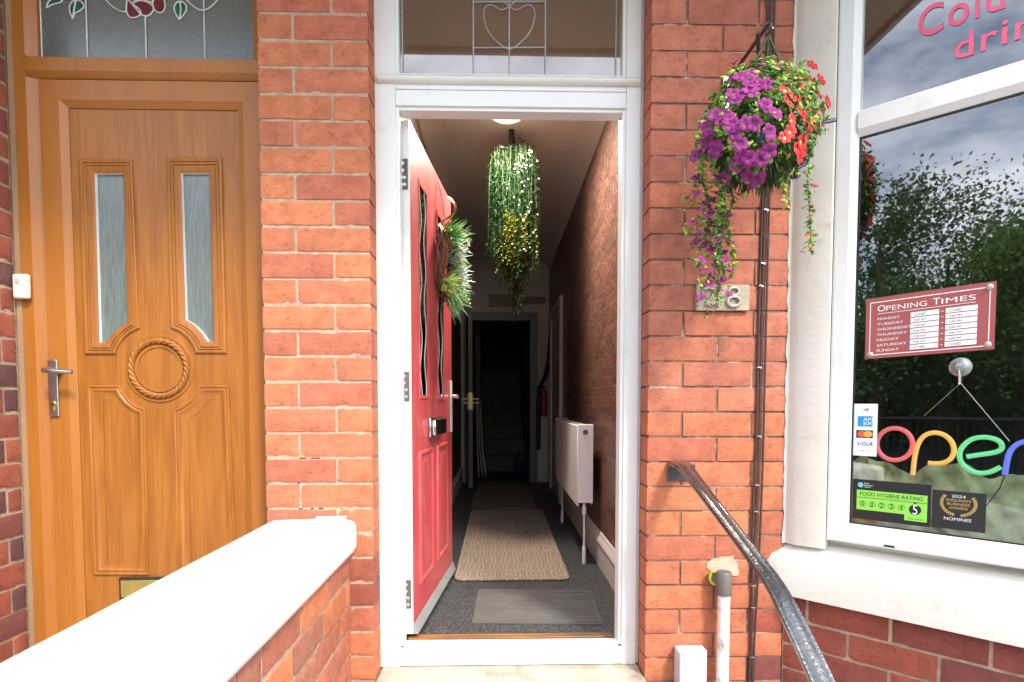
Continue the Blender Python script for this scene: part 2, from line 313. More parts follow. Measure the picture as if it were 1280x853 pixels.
def bx(name, m, x0, x1, y0, y1, z0, z1, parent=None, bevel=0.0, T=None):
    b = MB(T); b.box(x0, x1, y0, y1, z0, z1); return b.build(name, m, parent, bevel=bevel)
_tc = {}
def text(name, s, T, a0, a1, c0, c1, m, parent, b=0.0, bold=0.0, th=0.0006, shear=0.0, spacing=1.0):
    """words fitted into the rectangle a0..a1 by c0..c1 of the frame T, at offset b"""
    cu = bpy.data.curves.new('t', 'FONT'); cu.body = s; cu.offset = bold; cu.extrude = 0.0; cu.shear = shear; cu.space_character = spacing; cu.resolution_u = 5
    ob = bpy.data.objects.new('t', cu); C.objects.link(ob)
    dg = bpy.context.evaluated_depsgraph_get(); me = bpy.data.meshes.new_from_object(ob.evaluated_get(dg))
    v = np.array([x.co[:] for x in me.vertices]); fs = [tuple(p.vertices) for p in me.polygons]
    bpy.data.objects.remove(ob); bpy.data.curves.remove(cu); bpy.data.meshes.remove(me)
    lo, hi = v.min(0), v.max(0)
    sx = (a1-a0)/(hi[0]-lo[0]); sz = (c1-c0)/(hi[1]-lo[1])
    mb = MB(T); pts = [(a0+(p[0]-lo[0])*sx, b, c0+(p[1]-lo[1])*sz) for p in v]
    mb.add(pts, fs); return mb.build(name, m, parent, smooth=0, norm=False)

# ------------------------------------------------------------------ brickwork
def brick(mb, o, ex, ey, ez, L, D, h, col, rr, rough=1.0):
    """one hand-made brick: o front lower left, ex along, ey into the wall, ez up"""
    nx = max(6, int(L/0.014)); nz = 6
    ru = lambda: rr.uniform(-1, 1)
    jit = [[0]*(nz+1) for _ in range(nx+1)]
    pts = []; dz0 = ru()*0.0012*rough; dz1 = ru()*0.0012*rough; dd = rr.uniform(-0.0016, 0.0014)*rough
    chips = [(rr.choice([0, 1])*rr.random(), rr.choice([0, 1]), rr.uniform(0.0006, 0.0018)*rough) for _ in range(3)]
    for i in range(nx+1):
        u = i/nx
        for j in range(nz+1):
            w = j/nz
            eb = min(u*L, (1-u)*L, w*h, (1-w)*h)
            dpt = 0.0016*max(0, 1-eb/0.006)**2 + rr.uniform(0, 0.0005)*rough + dd
            x = u*L; z = w*h
            if j == 0: z += abs(ru())*0.0013*rough+dz0
            if j == nz: z -= abs(ru())*0.0013*rough+dz1
            if i == 0: x += abs(ru())*0.0011*rough
            if i == nx: x -= abs(ru())*0.0011*rough
            for cu_, cw, cd in chips:
                if (j == 0 and cw == 0) or (j == nz and cw == 1):
                    if abs(u-cu_)*L < 0.012: z += cd*(1 if cw == 0 else -1); dpt += cd
            pts.append(o+ex*x+ez*z+ey*dpt)
    fs = [(i*(nz+1)+j, (i+1)*(nz+1)+j, (i+1)*(nz+1)+j+1, i*(nz+1)+j+1) for i in range(nx) for j in range(nz)]
    rim = [(i, 0) for i in range(nx)]+[(nx, j) for j in range(nz)]+[(i, nz) for i in range(nx, 0, -1)]+[(0, j) for j in range(nz, 0, -1)]
    base = len(pts); ids = [i*(nz+1)+j for i, j in rim]
    for (i, j) in rim: pts.append(o+ex*(i/nx*L)+ez*(j/nz*h)+ey*D)
    k = len(rim)
    fs += [(ids[a], base+a, base+(a+1) % k, ids[(a+1) % k]) for a in range(k)]
    fs.append(tuple(base+a for a in range(k)))
    mb.col = col; mb.add(pts, fs, True); mb.col = None
def pal(kind, rr):
    if kind == 'orange': c = rr.choice([(0.50, 0.165, 0.080), (0.48, 0.155, 0.080), (0.515, 0.172, 0.08), (0.44, 0.135, 0.078), (0.49, 0.16, 0.078)])
    elif kind == 'pink': c = rr.choice([(0.48, 0.165, 0.102), (0.46, 0.157, 0.10), (0.49, 0.162, 0.095), (0.45, 0.15, 0.095)])
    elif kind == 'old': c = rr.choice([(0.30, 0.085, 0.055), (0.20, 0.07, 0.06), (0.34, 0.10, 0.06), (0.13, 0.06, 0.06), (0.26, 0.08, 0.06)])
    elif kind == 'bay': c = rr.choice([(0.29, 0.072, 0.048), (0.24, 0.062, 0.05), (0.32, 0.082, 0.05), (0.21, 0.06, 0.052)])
    elif kind == 'low': c = rr.choice([(0.50, 0.17, 0.075), (0.44, 0.14, 0.075), (0.52, 0.20, 0.09), (0.36, 0.14, 0.09), (0.42, 0.14, 0.085)])
    k = rr.uniform(0.92, 1.07); return tuple(x*k for x in c)
H = 0.0829                       # one course
def courses(mb, o, ex, ey, rows, lens, D, joint, kind, rr, zjoint=None, rough=1.0, colfn=None):
    """rows: list of z of each bed joint's middle (descending pairs); lens(i): list of brick lengths"""
    zj = joint if zjoint is None else zjoint
    for i in range(len(rows)-1):
        z1, z0 = rows[i], rows[i+1]; x = -joint/2; ls = list(lens(i)); ls[-1] += joint
        for L in ls:
            col = colfn(i, x, rr) if colfn else None
            brick(mb, o+ex*(x+joint/2)+Vector((0, 0, z0+zj/2)), ex, ey, Vector((0, 0, 1)), L-joint, D, z1-z0-zj, col or pal(kind, rr), rr, rough)
            x += L
X_, Y_, Z_ = Vector((1, 0, 0)), Vector((0, 1, 0)), Vector((0, 0, 1))
FACE, FR = 1.865, 1.955          # brick face and door frame face
LZ, RZ = 1.2278, 1.2123
Lrows = [LZ+H*(6-i) for i in range(0, 36)]      # first visible bed joint = index 6
Rrows = [RZ+H*(6-i) for i in range(0, 36)]
rr = random.Random(3)
# pier between the two doors
pL0, pL1 = -0.760, -0.411
b = MB()
def lensL(i):
    w = pL1-pL0; k = 0.115
    return [k, w-k] if (i-6) % 2 == 0 else [w-k+0.002, k-0.002]
courses(b, Vector((pL0, FACE, 0)), X_, Y_, Lrows, lensL, 0.1, 0.0085, 'orange', rr, rough=1.1,
        colfn=lambda i, x, r: pal('old', r) if (i in (27, 28) and x > .1) else None)
b.m = 1; b.col = (0.5, 0.4, 0.3); b.box(pL0+0.004, pL1-0.0045, FACE+0.0038, 2.05, -1.45, 1.79)
b.m = 2
for px, py, w_ in ((378, 573, 0.020), (394, 573, 0.030), (373, 604.5, 0.008), (376, 636, 0.014), (390, 636, 0.010), (401, 636, 0.014), (427, 636, 0.006), (423, 601, 0.004)):
    p = Yp(px, py, FACE+0.002); n = 7; rr9 = random.Random(int(px))
    top = [(p.x-w_/2+w_*k/n, p.z+0.0016+rr9.uniform(-.0006, .0008)) for k in range(n+1)]; bot = [(p.x+w_/2-w_*k/n, p.z-0.0016+rr9.uniform(-.0008, .0006)) for k in range(n+1)]
    b.prism(top+bot, FACE+0.0030, FACE+0.0045)
tag(b.build('brick_pier', [M['brick'], M['mortar'], M['black']], smooth=50, norm=False), 'narrow orange red brick pier with cream mortar between the two doors', 'brick pier', 'brick piers beside the doorways')
# pier between the open door and the bay
pR0, pR1 = 0.4935, 0.958
b = MB()
def lensR(i):
    w = pR1-pR0
    return [0.234, w-0.234] if (i-6) % 2 == 0 else [0.118, 0.232, w-0.35]
courses(b, Vector((pR0, FACE, 0)), X_, Y_, Rrows, lensR, 0.1, 0.0075, 'pink', rr, zjoint=0.0058, rough=0.8,
        colfn=lambda i, x, r: pal('bay', r) if (i > 25 and x > .34) else (pal('orange', r) if i > 20 else None))
b.m = 1; b.col = (0.5, 0.4, 0.3); b.box(pR0+0.006, pR1, FACE+0.0052, 2.05, -1.45, 1.79)
tag(b.build('brick_pier', [M['brick'], M['mortar_red']], smooth=50, norm=False), 'wide red brick pier carrying the house number, cables and handrail', 'brick pier', 'brick piers beside the doorways')
# side wall at the far left
b = MB()
for i in range(len(Lrows)-1):
    z1, z0 = Lrows[i]-0.02, Lrows[i+1]-0.02; y = 1.955-(0.0 if i % 2 else 0.06)
    if i % 2 == 0:
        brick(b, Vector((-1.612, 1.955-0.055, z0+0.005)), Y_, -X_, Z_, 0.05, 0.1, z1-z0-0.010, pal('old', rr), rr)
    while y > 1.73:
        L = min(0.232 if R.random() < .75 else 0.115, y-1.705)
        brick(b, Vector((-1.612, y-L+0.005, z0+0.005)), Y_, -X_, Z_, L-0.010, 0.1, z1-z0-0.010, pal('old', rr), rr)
        y -= L
b.m = 1; b.box(-1.84, -1.6165, 1.72, 2.05, -1.45, 1.79)
tag(b.build('side_wall', [M['brick_old'], M['mortar']], smooth=50, norm=False), 'weathered dark red brick side wall left of the oak door', 'brick wall')
# low wall with white coping between the two paths
cz = -0.385
w = thing('garden_wall', 'low brick wall with thick white painted coping beside the oak door', 'low wall', (-0.6, 1.1, -1.45))
b = MB(); rr2 = random.Random(11); zt = cz-0.108
for i in range(12):
    z1 = zt-0.004-H*i; z0 = z1-H; y = 1.862 - (0.06 if i % 2 else 0.0)
    if i % 2: brick(b, Vector((-0.487, 1.862-0.055, z0+0.005)), Y_, -X_, Z_, 0.05, 0.1, H-0.0105, pal('low', rr2), rr2)
    while y > 0.60:
        L = 0.232 if rr2.random() < .72 else 0.117
        brick(b, Vector((-0.487, y-L+0.005, z0+0.005)), Y_, -X_, Z_, L-0.0105, 0.1, H-0.0105, pal('low', rr2), rr2, 1.5)
        y -= L
b.m = 1; b.box(-0.73, -0.4925, 0.57, 1.862, -1.45, zt-0.001)
b.build('brickwork', [M['brick'], M['mortar']], w, smooth=50, norm=False)
b = MB(); n = 40
def cop(y, k):   # slightly wavy hand-painted coping section
    wv = 0.0006*math.sin(y*9+k*.4)+0.0004*math.sin(y*21+k*.3)
    return wv
prof = [(-0.752, -0.100), (-0.752, -0.018), (-0.744, -0.004), (-0.730, 0.0), (-0.61, 0.004), (-0.492, 0.0), (-0.474, -0.007), (-0.468, -0.022), (-0.4675, -0.088), (-0.474, -0.104), (-0.500, -0.108), (-0.73, -0.108)]
pts = []
for i in range(n+1):
    y = 1.862-(1.862-0.55)*i/n
    for k, (x, z) in enumerate(prof): pts.append((x+cop(y, k)*0.7, y, cz+z+cop(y, k+3)*0.6))
m_ = len(prof)
b.add(pts, [(i*m_+k, i*m_+(k+1) % m_, (i+1)*m_+(k+1) % m_, (i+1)*m_+k) for i in range(n) for k in range(m_)]+[tuple(range(m_)), tuple(n*m_+k for k in range(m_-1, -1, -1))])
b.build('coping', M['coping'], w, smooth=60)
b = MB(); b.add([(-0.60, 1.855, cz+0.002), (-0.50, 1.853, cz+0.002), (-0.498, 1.862, cz+0.013), (-0.595, 1.862, cz+0.012)], [(0, 1, 2, 3)]); b.build('mortar_fillet', M['coping'], w)

# ------------------------------------------------------------------ ground and steps
FZ = -0.871; STEP = -0.924
struct(bx('ground', M['grass'], -60, 60, -90, 60, -1.9, -1.55))
struct(bx('pavement', M['ground'], -30, 30, -4.2, 2.1, -1.546, -1.44))
struct(bx('road', M['road'], -60, 60, -11.5, -4.3, -1.6, -1.54))
b = MB(); b.box(-0.41, 0.4925, 1.52, 2.05, -1.45, STEP); b.box(-0.48, 0.49, 1.52, 1.862, -1.45, STEP-0.002)
st = b.build('doorstep', M['stone'], bevel=0.008); tag(st, 'pale worn stone doorstep below the white door frame', 'doorstep')
tag(bx('lower_step', M['stone'], -0.48, 1.3, 1.18, 1.518, -1.45, STEP-0.17, bevel=0.008), 'pale stone lower step in front of the doorstep', 'step')
tag(bx('oak_doorstep', M['stone'], -1.61, -0.755, 1.5, 2.05, -1.45, -0.93, bevel=0.008), 'stone step in front of the oak door', 'doorstep')

# ------------------------------------------------------------------ white door frame with leaded fanlight
fx0, fx1 = -0.413, 0.4965; ix0, ix1 = -0.332, 0.4215; iz1 = 0.982; ztr0, ztr1 = 1.105, 1.60
df = thing('door_frame', 'white plastic door frame around the open hallway with fanlight above', 'door frame', (0.04, FR, STEP))
T1 = lambda a, bb, c: (a, FR+bb, c)
b = MB(T1)
# stiles and rails, stepped section
b.box(fx0, ix0-0.012, 0, 0.07, STEP+0.001, ztr1+0.06); b.box(ix0-0.0125, ix0, 0.010, 0.068, STEP+0.070, ztr1+0.0)
b.box(ix1+0.012, fx1-0.014, 0, 0.07, STEP+0.001, ztr1+0.06); b.box(ix1, ix1+0.0125, 0.010, 0.068, STEP+0.070, ztr1+0.0)
b.box(fx1-0.0135, fx1, 0.012, 0.07, STEP+0.001, ztr1+0.06)
b.build('jamb', M['upvc'], df, bevel=0.0012)
b = MB(T1); b.box(ix0-0.0115, ix1+0.0115, 0.001, 0.069, iz1+0.012, 1.045); b.box(ix0, ix1, 0.010, 0.067, iz1, iz1+0.0125)
b.build('head', M['upvc'], df, bevel=0.0012)
b = MB(T1); b.box(ix0-0.0115, ix1+0.0115, 0.001, 0.069, 1.047, ztr0-0.012); b.box(ix0, ix1, 0.010, 0.067, ztr0-0.0125, ztr0)
b.build('transom', M['upvc'], df, bevel=0.0012)
b = MB(T1); y_ = [(0.0, 1.064), (-0.012, 1.066), (-0.019, 1.072), (-0.019, 1.080), (-0.014, 1.087), (0.0, 1.091)]
for xa, xb in ((fx0+0.012, fx1-0.02),):
    b.add([(xa, p[0], p[1]) for p in y_]+[(xb, p[0], p[1]) for p in y_], [tuple(range(6)), tuple(range(11, 5, -1))]+[(i, i+6, (i+1) % 6+6, (i+1) % 6) for i in range(6)])
b.build('drip_moulding', M['gloss'], df, smooth=50)
b = MB(T1); b.box(ix0-0.0115, ix1+0.0115, 0.001, 0.069, STEP+0.003, -0.862); b.box(ix0, ix1, 0.012, 0.055, -0.8625, -0.852)
b.build('threshold', M['upvc'], df, bevel=0.0012)
bx('sill_strip', woodmat('worn_orange_sill', (0.42, 0.17, 0.03), (0.10, 0.06, 0.04), 'x'), ix0+0.002, ix1-0.002, 2.028, 2.062, -0.885, -0.852, df, bevel=0.002)
bx('header', M['upvc'], fx0, fx1, FR+0.004, FR+0.066, ztr1+0.061, 1.79, df)
fg = bx('fanlight_pane', M['glass_fan'], ix0, ix1, FR+0.030, FR+0.034, ztr0, ztr1, df)
b = MB(T1); yl = 0.026
def fl(px, py): q = Yp(px, py, FR+yl); return (q.x, yl, q.z)
def lead(path, r=0.0026): b.tube(path, r, 6)
for px in (591.5, 636.5, 681.5): lead([(fl(px, 50)[0], yl, ztr0), (fl(px, 50)[0], yl, ztr1)])
for px in (503, 770): lead([(fl(px, 50)[0], yl, ztr0), (fl(px, 50)[0], yl, ztr1)], 0.0022)
lead([fl(591.5, 60), fl(681.5, 59.5)]); lead([fl(591.5, 2.5), fl(681.5, 2)])
for sgn in (-1, 1):
    hp = [(0, 62.5), (10, 57), (20, 48), (27, 38), (31, 26), (32, 16), (29, 8.5), (23, 6.5), (17, 9), (11, 12.5), (5, 11.5), (0, 8)]
    pp = [fl(636.5+sgn*x, y) for x, y in hp]
    sm = []
    for i in range(len(pp)-1):
        for t in (0, .33, .66):
            p0 = pp[max(i-1, 0)]; p1 = pp[i]; p2 = pp[i+1]; p3 = pp[min(i+2, len(pp)-1)]
            sm.append(tuple(0.5*((2*p1[k])+(-p0[k]+p2[k])*t+(2*p0[k]-5*p1[k]+4*p2[k]-p3[k])*t*t+(-p0[k]+3*p1[k]-3*p2[k]+p3[k])*t**3) for k in range(3)))
    sm.append(pp[-1]); lead(sm)
    lead([fl(636.5+sgn*x, y) for x, y in ((0, 8), (8, 2), (12, -8), (6, -18), (0, -22))])
b.build('leading', M['lead'], fg, smooth=60)
# ------------------------------------------------------------------ red door standing open
LO = Vector((-0.308, 2.03)); LE = Vector((0.076, 0.80)); LL = LE.length; LE.normalize(); LN = Vector((LE.y, -LE.x))
def TL(u, d, z): q = LO+LE*u-LN*d; return (q.x, q.y, z)      # d is depth into the leaf; negative stands proud
def leafuz(px, py): r = ray(px, py); k = LO.dot(LN)/(r.x*LN.x+r.y*LN.y); P = r*k; return ((Vector((P.x, P.y))-LO).dot(LE), P.z)
rd = thing('open_door', 'bright red front door standing open into the hallway', 'door', (-0.32, 2.03, -0.845))
dz0, dz1 = -0.815, 0.980
glz = [(0.130, 0.235), (0.412, 0.517)]; glz = [(0.135, 0.262), (0.470, 0.597)]
gz0, gz1 = 0.028, 0.815; pz = (-0.69, -0.185)
b = MB(TL)
# slab built as a grid of blocks so that the glazed openings are real holes
us = [0, glz[0][0], glz[0][1], glz[1][0], glz[1][1], LL]
b.box(0, LL, 0, 0.042, dz0, gz0); b.box(0, LL, 0, 0.042, gz1, dz1)
for a0, a1 in ((us[0], us[1]), (us[2], us[3]), (us[4], us[5])): b.box(a0, a1, 0, 0.042, gz0, gz1)
b.build('leaf', M['red'], rd)
b = MB(TL); b.box(-0.001, 0.022, 0.0425, 0.0445, dz0-0.02, dz1); b.box(-0.0045, -0.0005, 0.0, 0.0425, dz0-0.02, dz1)
b.build('edge_frame', M['upvc'], rd)
for (a0, a1) in glz:
    p = bx('glass_panel', M['glass_dark'], a0, a1, 0.003, 0.007, gz0, gz1, rd, T=TL)
    b = MB(TL); b.sweep([(a0-0.016, gz0-0.016), (a1+0.016, gz0-0.016), (a1+0.016, gz1+0.016), (a0-0.016, gz1+0.016)], [(0, 0), (0.003, 0.0028), (0.010, 0.0028), (0.016, 0.0005), (0.016, -0.003)])
    b.build('moulding', M['red'], p, smooth=35)
    b = MB(TL); mid = (a0+a1)/2
    n = 24
    for q0 in (0.22, 0.80):
        b.tube([(a0+(a1-a0)*(q0+0.13*math.sin(k*0.9+q0*9)), 0.0025, gz0+(gz1-gz0)*k/n) for k in range(n+1)], 0.0016, 5)  # pale wavy lines draw highlight streaks on the glass along with the cames
    b.build('leading', M['lead_w'], p)
for (a0, a1) in ((0.105, 0.335), (0.435, 0.665)):
    b = MB(TL)
    am = (a0+a1)/2; top = [(a1-(a1-a0)*t, pz[1]+0.035*math.sin(math.pi*t)*0) for t in (0, 1)]
    poly = [(a0, pz[0]), (a1, pz[0]), (a1, pz[1]), (a0, pz[1])]
    b.sweep(poly, [(0, 0), (0.003, 0.007), (0.012, 0.008), (0.020, 0.002), (0.034, 0.002), (0.05, 0.008), (0.052, 0.008)])
    b.box(a0+0.05, a1-0.05, -0.008, 0.001, pz[0]+0.05, pz[1]-0.05)
    b.build('moulded_panel', M['red'], rd, smooth=35)
b = MB(TL); b.add([(0, -0.002, dz0-0.022), (LL, -0.002, dz0-0.022), (LL, -0.017, dz0-0.022), (0, -0.017, dz0-0.022), (0, -0.002, dz0+0.018), (LL, -0.002, dz0+0.018), (LL, -0.006, dz0+0.010), (0, -0.006, dz0+0.010)],
      [(0, 1, 2, 3), (4, 5, 6, 7), (0, 4, 7, 3), (1, 5, 6, 2), (3, 7, 6, 2), (0, 1, 5, 4)]); b.box(0, LL, 0, 0.042, dz0-0.024, dz0-0.001)
b.build('weather_bar', mat('grey_weather_bar', (0.26, 0.26, 0.26), 0.4, 0.1, 8), rd)
lp = MB(TL); lp.box(0.262, 0.52, -0.013, 0, -0.142, -0.062)
lpo = lp.build('letter_plate', M['chrome'], rd, bevel=0.006, seg=3)
b = MB(TL)
fl_ = [(0.270, -0.132), (0.512, -0.132), (0.512, -0.072), (0.270, -0.072)]
b.prism([(0.275, -0.136), (0.507, -0.136), (0.510, -0.10), (0.507, -0.068), (0.275, -0.068)], -0.030, -0.0135); b.build('flap', M['chrome'], lpo, bevel=0.010, seg=4)
b = MB(TL); b.box(0.742, 0.775, -0.009, 0, -0.145, 0.105); hp_ = b.build('handle_plate', M['upvc'], rd, bevel=0.004)
b = MB(TL); b.tube([(0.758, 0, 0.03), (0.758, -0.045, 0.03)], 0.009, 10); b.tube([(0.760, -0.045, 0.03), (0.70, -0.052, 0.03), (0.655, -0.052, 0.026)], [0.010, 0.009, 0.008], 10)
b.build('lever', M['chrome'], hp_, smooth=60)
b = MB(TL); b.box(LL-0.002, LL+0.0025, 0.008, 0.034, dz0+0.05, dz1-0.05); b.build('lock_strip', M['steel'], rd)
b = MB(TL); b.tube([(0.758, 0.042, 0.03), (0.758, 0.090, 0.03), (0.70, 0.095, 0.028)], 0.009, 10)
b.tube([(0.80, 0.040, 0.03), (0.80, 0.085, 0.028)], 0.007, 8); b.build('inner_lever', M['steel'], rd, smooth=60)
for zc in (0.795, 0.057, -0.690):
    b = MB(TL); b.box(-0.0085, -0.0047, 0.006, 0.034, zc-0.052, zc+0.052)
    h_ = b.build('hinge', M['plastic_g'], rd, bevel=0.001)
    b = MB(TL)
    for k in (-0.036, -0.012, 0.012, 0.036): b.cyl((-0.0085, 0.020+0.003*(1 if k > 0 else -1), zc+k), (-1, 0, 0), 0.0058, 0.0015, 10)
    b.build('screws', M['chrome'], h_)
# ------------------------------------------------------------------ wreath on the red door
def rot_to(d):
    return Vector(d).to_track_quat('Z', 'Y').to_matrix()
def spray(mb, base, dirv, L, wdt, rr, curve=0.3, seg=4):
    """one blade leaf"""
    d = Vector(dirv).normalized(); side = d.cross(Vector((rr.uniform(-1, 1), rr.uniform(-1, 1), rr.uniform(-1, 1)))).normalized(); pts = []; nn = side.cross(d)
    p = Vector(base); fs = []
    for i in range(seg+1):
        t = i/seg; ww = wdt*math.sin(math.pi*min(0.98, 0.12+0.86*t))
        pts += [p-side*ww, p+side*ww]
        p = p+d*(L/seg); d = (d+Vector((0, 0, -curve/seg))+nn*0.02).normalized()
    fs = [(2*i, 2*i+1, 2*i+3, 2*i+2) for i in range(seg)]
    mb.add(pts, fs, True)
def leaf6(mb, p, n, a, L, W, rr):
    """folded pointed leaf: 4 triangles"""
    n = Vector(n).normalized(); u = n.orthogonal().normalized(); v = n.cross(u); d = u*math.cos(a)+v*math.sin(a); s_ = n.cross(d)
    p = Vector(p); mid = p+d*L*0.5+n*L*0.08
    mb.add([p, p+d*L*0.5+s_*W*0.5-n*W*0.12, p+d*L-n*L*0.1, p+d*L*0.5-s_*W*0.5-n*W*0.12, mid], [(0, 1, 4), (1, 2, 4), (2, 3, 4), (3, 0, 4)], True)
wr = random.Random(5)
wu, wz = 0.50, 0.60
wv = thing('door_wreath', 'twig wreath with green and silver sprays hung on the red door', 'wreath', TL(wu, 0, 0.4))
b = MB()
for k in range(26):
    path = []; r0 = 0.112+wr.uniform(-0.022, 0.022); ph = wr.uniform(0, 6.28); zo = -0.03+wr.uniform(-0.022, 0.02)
    for i in range(28):
        a = 2*math.pi*i/28; r_ = r0+0.010*math.sin(a*3+ph); path.append(TL(wu+r_*math.cos(a), zo+0.012*math.sin(a*4+ph), wz+r_*math.sin(a)*1.15))
    b.loop(path, 0.0022, 5)
for k in range(70):
    a = wr.uniform(0, 6.28); q = TL(wu+0.115*math.cos(a), -0.03, wz+0.13*math.sin(a))
    spray(b, q, (wr.uniform(-.3, .6), wr.uniform(-.7, .7), wr.uniform(-.7, .7)), wr.uniform(.03, .09), 0.0014, wr, 0.1, 3)
b.build('twig_ring', M['twig'], wv, smooth=60, norm=False)
CL = [(0.9, 0.115, 'g'), (0.25, 0.10, 'l'), (-0.35, 0.095, 's'), (-1.0, 0.105, 'g'), (-1.55, 0.115, 'g'), (1.5, 0.11, 'd'), (-0.05, 0.115, 's'), (2.2, 0.11, 'd'), (-2.3, 0.11, 'l'), (0.6, 0.08, 's'), (-0.7, 0.07, 'l')]
def sprays(nm, m, key, n, L, W, lift, sd0):
    r_ = random.Random(sd0)
    for (a, rad, kk) in CL:
        if kk != key: continue
        q = MB()
        c = Vector(TL(wu+rad*math.cos(a), -0.045, wz+rad*1.2*math.sin(a)))
        for k in range(n):
            d = Vector((LN.x, LN.y, 0))*r_.uniform(.25, 1.1)+Vector((LE.x, LE.y, 0))*r_.uniform(-1.0, .6)+Vector((0, 0, r_.uniform(-.9, .9)+0.45*math.sin(a)))
            spray(q, c+Vector((r_.uniform(-.02, .02), r_.uniform(-.03, .03), r_.uniform(-.03, .03))), d, r_.uniform(*L), r_.uniform(*W), r_, lift)
        q.build(nm, m, wv, smooth=60, norm=False)
sprays('green_spray', M['sage'], 'g', 90, (0.05, 0.12), (0.0016, 0.0032), 0.7, 1)
sprays('lime_spray', leafmat('lime_sprigs', (0.50, 0.66, 0.20), 0.3, 60), 'l', 90, (0.025, 0.06), (0.003, 0.006), 0.3, 2)
sprays('dark_green_spray', M['leaf'], 'd', 70, (0.04, 0.09), (0.0018, 0.004), 0.6, 4)
sprays('silver_spray', M['silver'], 's', 80, (0.03, 0.10), (0.003, 0.0055), 0.2, 3)
r_ = random.Random(9)
for nm, m, n, ar in (('white_berry', M['berry'], 46, (-2.5, 2.5)), ('yellow_berry', M['blossom_y'], 9, (-2.2, -1.2))):
    for k in range(n):
        a = r_.uniform(*ar); rad = 0.11+r_.uniform(-0.05, 0.05)
        c = Vector(TL(wu+rad*math.cos(a), -0.07-r_.uniform(0, 0.07), wz+rad*1.12*math.sin(a)))
        q = MB(); q.cyl(c, (0, 0, 1), 0.0015, 0.004, 8, 0.0045); q.cyl(c+Vector((0, 0, .004)), (0, 0, 1), 0.0045, 0.004, 8, 0.001)
        q.build(nm, m, wv, smooth=60, norm=False)
b = MB(TL); b.tube([(wu-0.03, -0.006, 0.955), (wu-0.035, -0.03, 0.86), (wu-0.02, -0.035, wz+0.13)], 0.0025, 6); b.tube([(wu-0.03, -0.006, 0.955), (wu-0.015, -0.02, 0.86), (wu-0.0, -0.035, wz+0.13)], 0.0025, 6)
b.build('hanging_string', mat('pink_white_string', (0.7, 0.5, 0.46), 0.6), wv, smooth=60)
b = MB(TL); n = 20; pts = []
for i in range(n+1):
    t = i/n; u = wu+0.02+0.09*math.sin(t*7)*t; z = 0.90-0.24*t; d = -0.035-0.03*math.sin(t*9)
    pts += [(u-0.015, d, z), (u+0.015, d-0.008, z+0.008)]
b.add(pts, [(2*i, 2*i+1, 2*i+3, 2*i+2) for i in range(n)]); b.build('copper_ribbon', M['ribbon'], wv, smooth=80)

# ------------------------------------------------------------------ hallway
CZ = 1.50; WXR, WXL = 0.55, -0.405; FWY = 6.2
def floorbox(n, m, *a, **k): return struct(bx(n, m, *a, **k))
floorbox('hall_floor', M['floor'], WXL-0.3, WXR+0.3, 2.063, 9.4, -1.2, FZ)
cl = floorbox('ceiling', M['ceil'], WXL-0.3, WXR+0.3, 2.03, 9.6, CZ, 1.74)
b = MB()
pr = [(0, 0), (0.10, 0), (0.10, -0.008), (0.07, -0.014), (0.055, -0.022), (0.02, -0.055), (0.012, -0.07), (0, -0.075)]
for sx, x0 in ((-1, WXR), (1, WXL)):
    pts = [(x0+sx*a, y, CZ+c) for y in (2.03, FWY) for a, c in pr]; k = len(pr)
    b.add(pts, [(i, (i+1) % k, k+(i+1) % k, k+i) for i in range(k)]+[tuple(range(k)), tuple(range(2*k-1, k-1, -1))])
pts = [(x, FWY-a, CZ+c) for x in (WXL, WXR) for a, c in pr]; b.add(pts, [(i, (i+1) % k, k+(i+1) % k, k+i) for i in range(k)])
b.build('coving', M['ceil'], cl, smooth=40)
